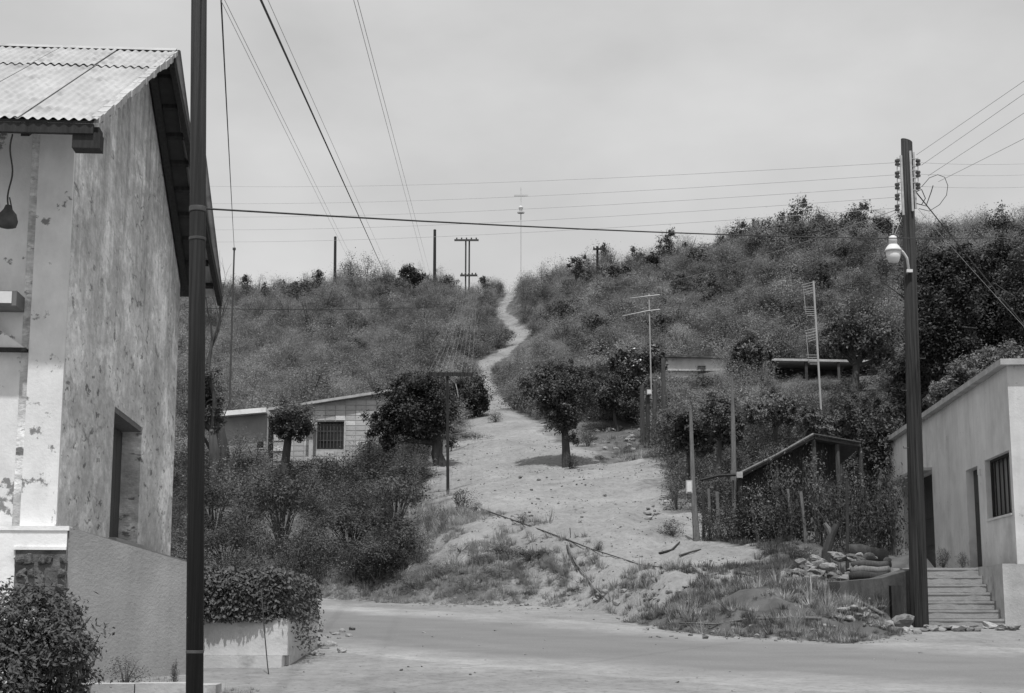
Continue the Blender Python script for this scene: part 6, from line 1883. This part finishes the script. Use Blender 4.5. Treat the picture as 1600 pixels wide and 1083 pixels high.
def grass():
    rs = np.random.default_rng(33)
    ms = []
    for k, (n, L_, m) in enumerate(((44, .24, 'dry_grass'), (40, .18, 'dry_grass'), (50, .22, 'grass'), (46, .16, 'grass'), (26, .40, 'dry_grass'))):
        V = []
        for i in range(n):
            a = rs.uniform(0, 6.28); r0 = rs.uniform(0, .10); l = L_ * rs.uniform(.5, 1.2); lean = rs.uniform(.1, .9)
            b = np.array([math.cos(a) * r0, math.sin(a) * r0, -.03])
            t = b + np.array([math.cos(a) * lean * l, math.sin(a) * lean * l, l * (1 - .35 * lean)])
            sd = np.array([-math.sin(a), math.cos(a), 0]) * .009
            V += [b - sd, b + sd, t]
        ms.append(quads_mesh('grass_tuft', np.array(V), M[m], 3))
    n = 95000
    Y = rs.uniform(15, 60, n); X = rs.uniform(-9, 9.5, n)
    Z = height(X, Y); px, py = project(X, Y, Z)
    d = Y - np.interp(X, FX, FY)
    pm = path_mask(X, Y)
    dens = np.zeros(n)
    lb = (px > 470) & (px < 1000) & (d > .15) & (py > 770)
    dens = np.where(lb, np.clip(.8 - pm * np.where(d < 4.0, .55, 1.1), 0, .7), dens)
    rb = (px > 975) & (px < 1420) & (d > .1) & (py > 885)
    dens = np.where(rb, np.clip(.95 - pm * .55, 0, .9), dens)
    up = (px > 1040) & (px < 1420) & (py <= 885) & (py > 800) & (Y < 38)
    dens = np.where(up, np.clip(.6 - pm, 0, .6), dens)
    edge = (px > 640) & (px < 1060) & (py <= 800) & (py > 640) & (Y < 62)
    dens = np.where(edge, np.clip(.20 - pm * .55, 0, .2), dens)
    lot = (px > 320) & (px < 560) & (py > 930)
    dens = np.where((d < -.3), 0.0, dens)
    dens *= np.clip(.55 + vnoise(X, Y, .7, 8) * 2.2 + vnoise(X, Y, 2.1, 9), 0, 1.2)
    foot = (X > -5.0) & (X < -3.6) & (Y > 16.65) & (Y < 17.35 + (X + 4.85) * 1.0)
    dens = np.where(foot, .25, dens)
    foot2 = (Y > 15.4) & (Y < 17.3) & (X > -3.5) & (X < -2.6)
    dens = np.where(foot2, .12, dens)
    keep = (rs.random(n) < dens) & ~((X > 6.3) & (Y > 26)) & ~((X < -2.6) & (Y > 19.3) & (Y < 23))
    X, Y, Z, px, py = X[keep], Y[keep], Z[keep], px[keep], py[keep]
    n = len(X)
    g = vnoise(X, Y, .35, 11) * 1.3 + np.where(px > 975, .35, -.6)
    idx = np.where(rs.random(n) < .42 + g, rs.choice([2, 3], n), rs.choice([0, 1, 4], n, p=[.45, .4, .15]))
    s = rs.uniform(.5, 1.1, n) * np.clip(.35 + (Y - np.interp(X, FX, FY)) * .5, .35, 1)
    rot = np.stack([rs.normal(size=n) * .12, rs.normal(size=n) * .12, rs.uniform(0, 6.28, n)], -1)
    instancer('dry_grass', ms, np.stack([X, Y, Z], -1), rot, np.stack([s, s, s], -1), idx)
grass()

def gravel():
    rs = np.random.default_rng(44)
    n = 70000
    Y = rs.uniform(15, 62, n); X = rs.uniform(-9, 9.5, n)
    d = Y - np.interp(X, FX, FY)
    pm = path_mask(X, Y)
    dens = np.clip(pm, 0, 1) * .20 + np.exp(-(d / .5) ** 2) * .7 + (d < 0) * .02 + ((d > 0) & (d < 4)) * .15
    dens *= np.clip(.5 + vnoise(X, Y, .8, 21) * 2 + vnoise(X, Y, 2.5, 22) * 1.2, .02, 1.2)
    keep = (rs.random(n) < dens) & ~((X > 6.3) & (Y > 26.6)) & ~((X < -2.5) & (Y > 16.2) & (Y < 23))
    X, Y = X[keep], Y[keep]
    n = len(X)
    s = np.exp(rs.normal(-3.45, .42, n)) * np.clip(.6 + Y / 60, .6, 1.4)
    s = np.clip(s, .012, .10)
    rot = rs.uniform(0, 6.28, (n, 3)) * np.array([.1, .1, 1])
    instancer('gravel', ROCK[:6], np.stack([X, Y, height(X, Y) + s * .1], -1), rot, np.stack([s * rs.uniform(.8, 1.6, n), s, s * .8], -1), rs.integers(0, 6, n))
gravel()

def hillside_trees():
    r = random.Random(55)
    kinds = []
    for i, (m, n, shp) in enumerate((('leaf_dark', 2600, 0), ('leaf_scrub', 2400, 1), ('leaf_scrub', 2000, 2), ('leaf_silver', 1500, 1))):
        rs = np.random.default_rng(300 + i)
        blobs = ([(0, 0, .62, .42, .42, .34), (.25, 0, .45, .3, .3, .28), (-.22, .1, .5, .3, .3, .3)], [(0, 0, .7, .30, .30, .30), (.3, .1, .5, .26, .26, .2), (-.3, 0, .45, .3, .3, .24), (.05, 0, .95, .14, .14, .14)], [(0, 0, .6, .22, .22, .42), (.2, 0, .4, .24, .24, .2), (-.15, 0, .85, .16, .16, .2)])[shp]
        p, out = clump_points(n, 70, blobs, rs, .17, .3)
        cr = quads_mesh('crown', leaf_verts(p, .062, .034, rs, .6, out), M[m])
        mb = MB(); rr = random.Random(i)
        mb.tube([(0, 0, -.12), (.01, 0, .12), (0, .01, .3)], [.045, .035, .028], 6)
        for k in range(14):
            q = Vector(p[rr.randrange(n)])
            mb.tube([(0, 0, .18 + .1 * rr.random()), tuple(q * .55 + Vector((0, 0, .12))), tuple(q)], [.02, .012, .004], 3, caps=False)
        tk = bpy.data.meshes.new('trunk'); tk.from_pydata(mb.v, [], mb.f); tk.materials.append(M['bark'])
        kinds.append((cr, tk))
    LOOKS = ('dark rounded scrub tree', 'mid grey spreading scrub tree', 'slim upright scrub tree', 'silvery leaved scrub tree')
    ORD = ['leftmost', 'second', 'third', 'fourth', 'fifth', 'sixth', 'seventh', 'eighth', 'ninth', 'tenth', 'eleventh', 'twelfth', 'thirteenth', 'fourteenth']
    rows = (('right skyline', [(915, 432), (945, 432), (990, 428), (1045, 418), (1075, 412), (1130, 400), (1160, 398), (1185, 392), (1228, 384), (1255, 382), (1283, 380), (1335, 378), (1352, 376), (1410, 376)], (30, 44), (.9, 1.5), (0, 1, 2, 1, 2, 0)),
            ('slope just below the right skyline', [(935, 470), (985, 462), (1040, 452), (1095, 446), (1130, 440), (1170, 432), (1205, 424), (1240, 420), (1275, 420), (1320, 418), (1365, 420), (1400, 424)], (32, 50), (.6, 1.0), (0, 0, 3, 1, 0, 3)),
            ('middle of the right hillside', [(880, 520), (930, 540), (975, 510), (1040, 500), (1085, 520), (1120, 490), (1165, 500), (1210, 480), (1240, 510), (1290, 470), (1350, 470), (1395, 480)], (42, 66), (.6, .95), (0, 1, 0, 3, 1, 0)),
            ('upper middle of the right hillside', [(900, 488), (950, 496), (1010, 484), (1060, 474), (1105, 470), (1150, 462), (1190, 458), (1225, 452), (1262, 448), (1305, 446), (1340, 444), (1385, 448)], (38, 64), (.6, 1.0), (0, 1, 0, 1, 3)),
            ('lower edge of the right hillside', [(905, 560), (945, 575), (1035, 535), (1075, 545), (1125, 530), (1200, 525), (1235, 535), (1265, 528), (1300, 505), (1330, 500), (1390, 520)], (40, 62), (.6, 1.0), (0, 1, 0, 3)),
            ('left skyline', [(345, 468), (385, 470), (440, 468), (495, 466), (545, 464), (585, 460), (625, 458), (665, 456), (705, 458), (755, 460)], (26, 42), (.7, 1.2), (1, 2, 0, 1, 2)),
            ('middle of the left hillside', [(365, 540), (420, 600), (475, 545), (530, 610), (590, 520), (650, 560), (690, 510), (660, 485), (560, 560), (500, 500)], (30, 46), (.6, .9), (0, 1, 0, 0, 1)))
    for where, pts, (w0, w1), (a0, a1), ks in rows:
        pts = sorted(pts)
        for i, (px, py) in enumerate(pts):
            g = ground_at(px + r.uniform(-4, 4), py, 60, 134)
            if 'skyline' in where and 'below' not in where and g.y > 126: g.y = 124; g.z = hz(g.x, 124)
            if 1036 < px < 1150 and g.y < 78 or 1190 < px < 1405 and g.y < 73: continue
            k = r.choice(ks)
            s = pxm(g.y)
            w = r.uniform(w0, w1) * s * (1.45 if (px > 1150 and where == 'right skyline') else 1.0); h = w * r.uniform(a0, a1) * (1.15 if k == 2 else 1)
            if 'left' in where: h *= .85
            o = thing('scrub_tree', '%s, %s along the %s' % (LOOKS[k], ORD[i], where), 'tree', g, 'scrub trees on the hill')
            rz = r.uniform(0, 6.28)
            link('crown', kinds[k][0], None, o, (0, 0, 0), (0, 0, rz), (w, w, h))
            link('trunk', kinds[k][1], None, o, (0, 0, 0), (0, 0, rz), (w, w, h))
M['leaf_scrub'] = leaf('leaf_scrub', 0.085)
M['leaf_silver'] = leaf('leaf_silver', 0.17)
hillside_trees()
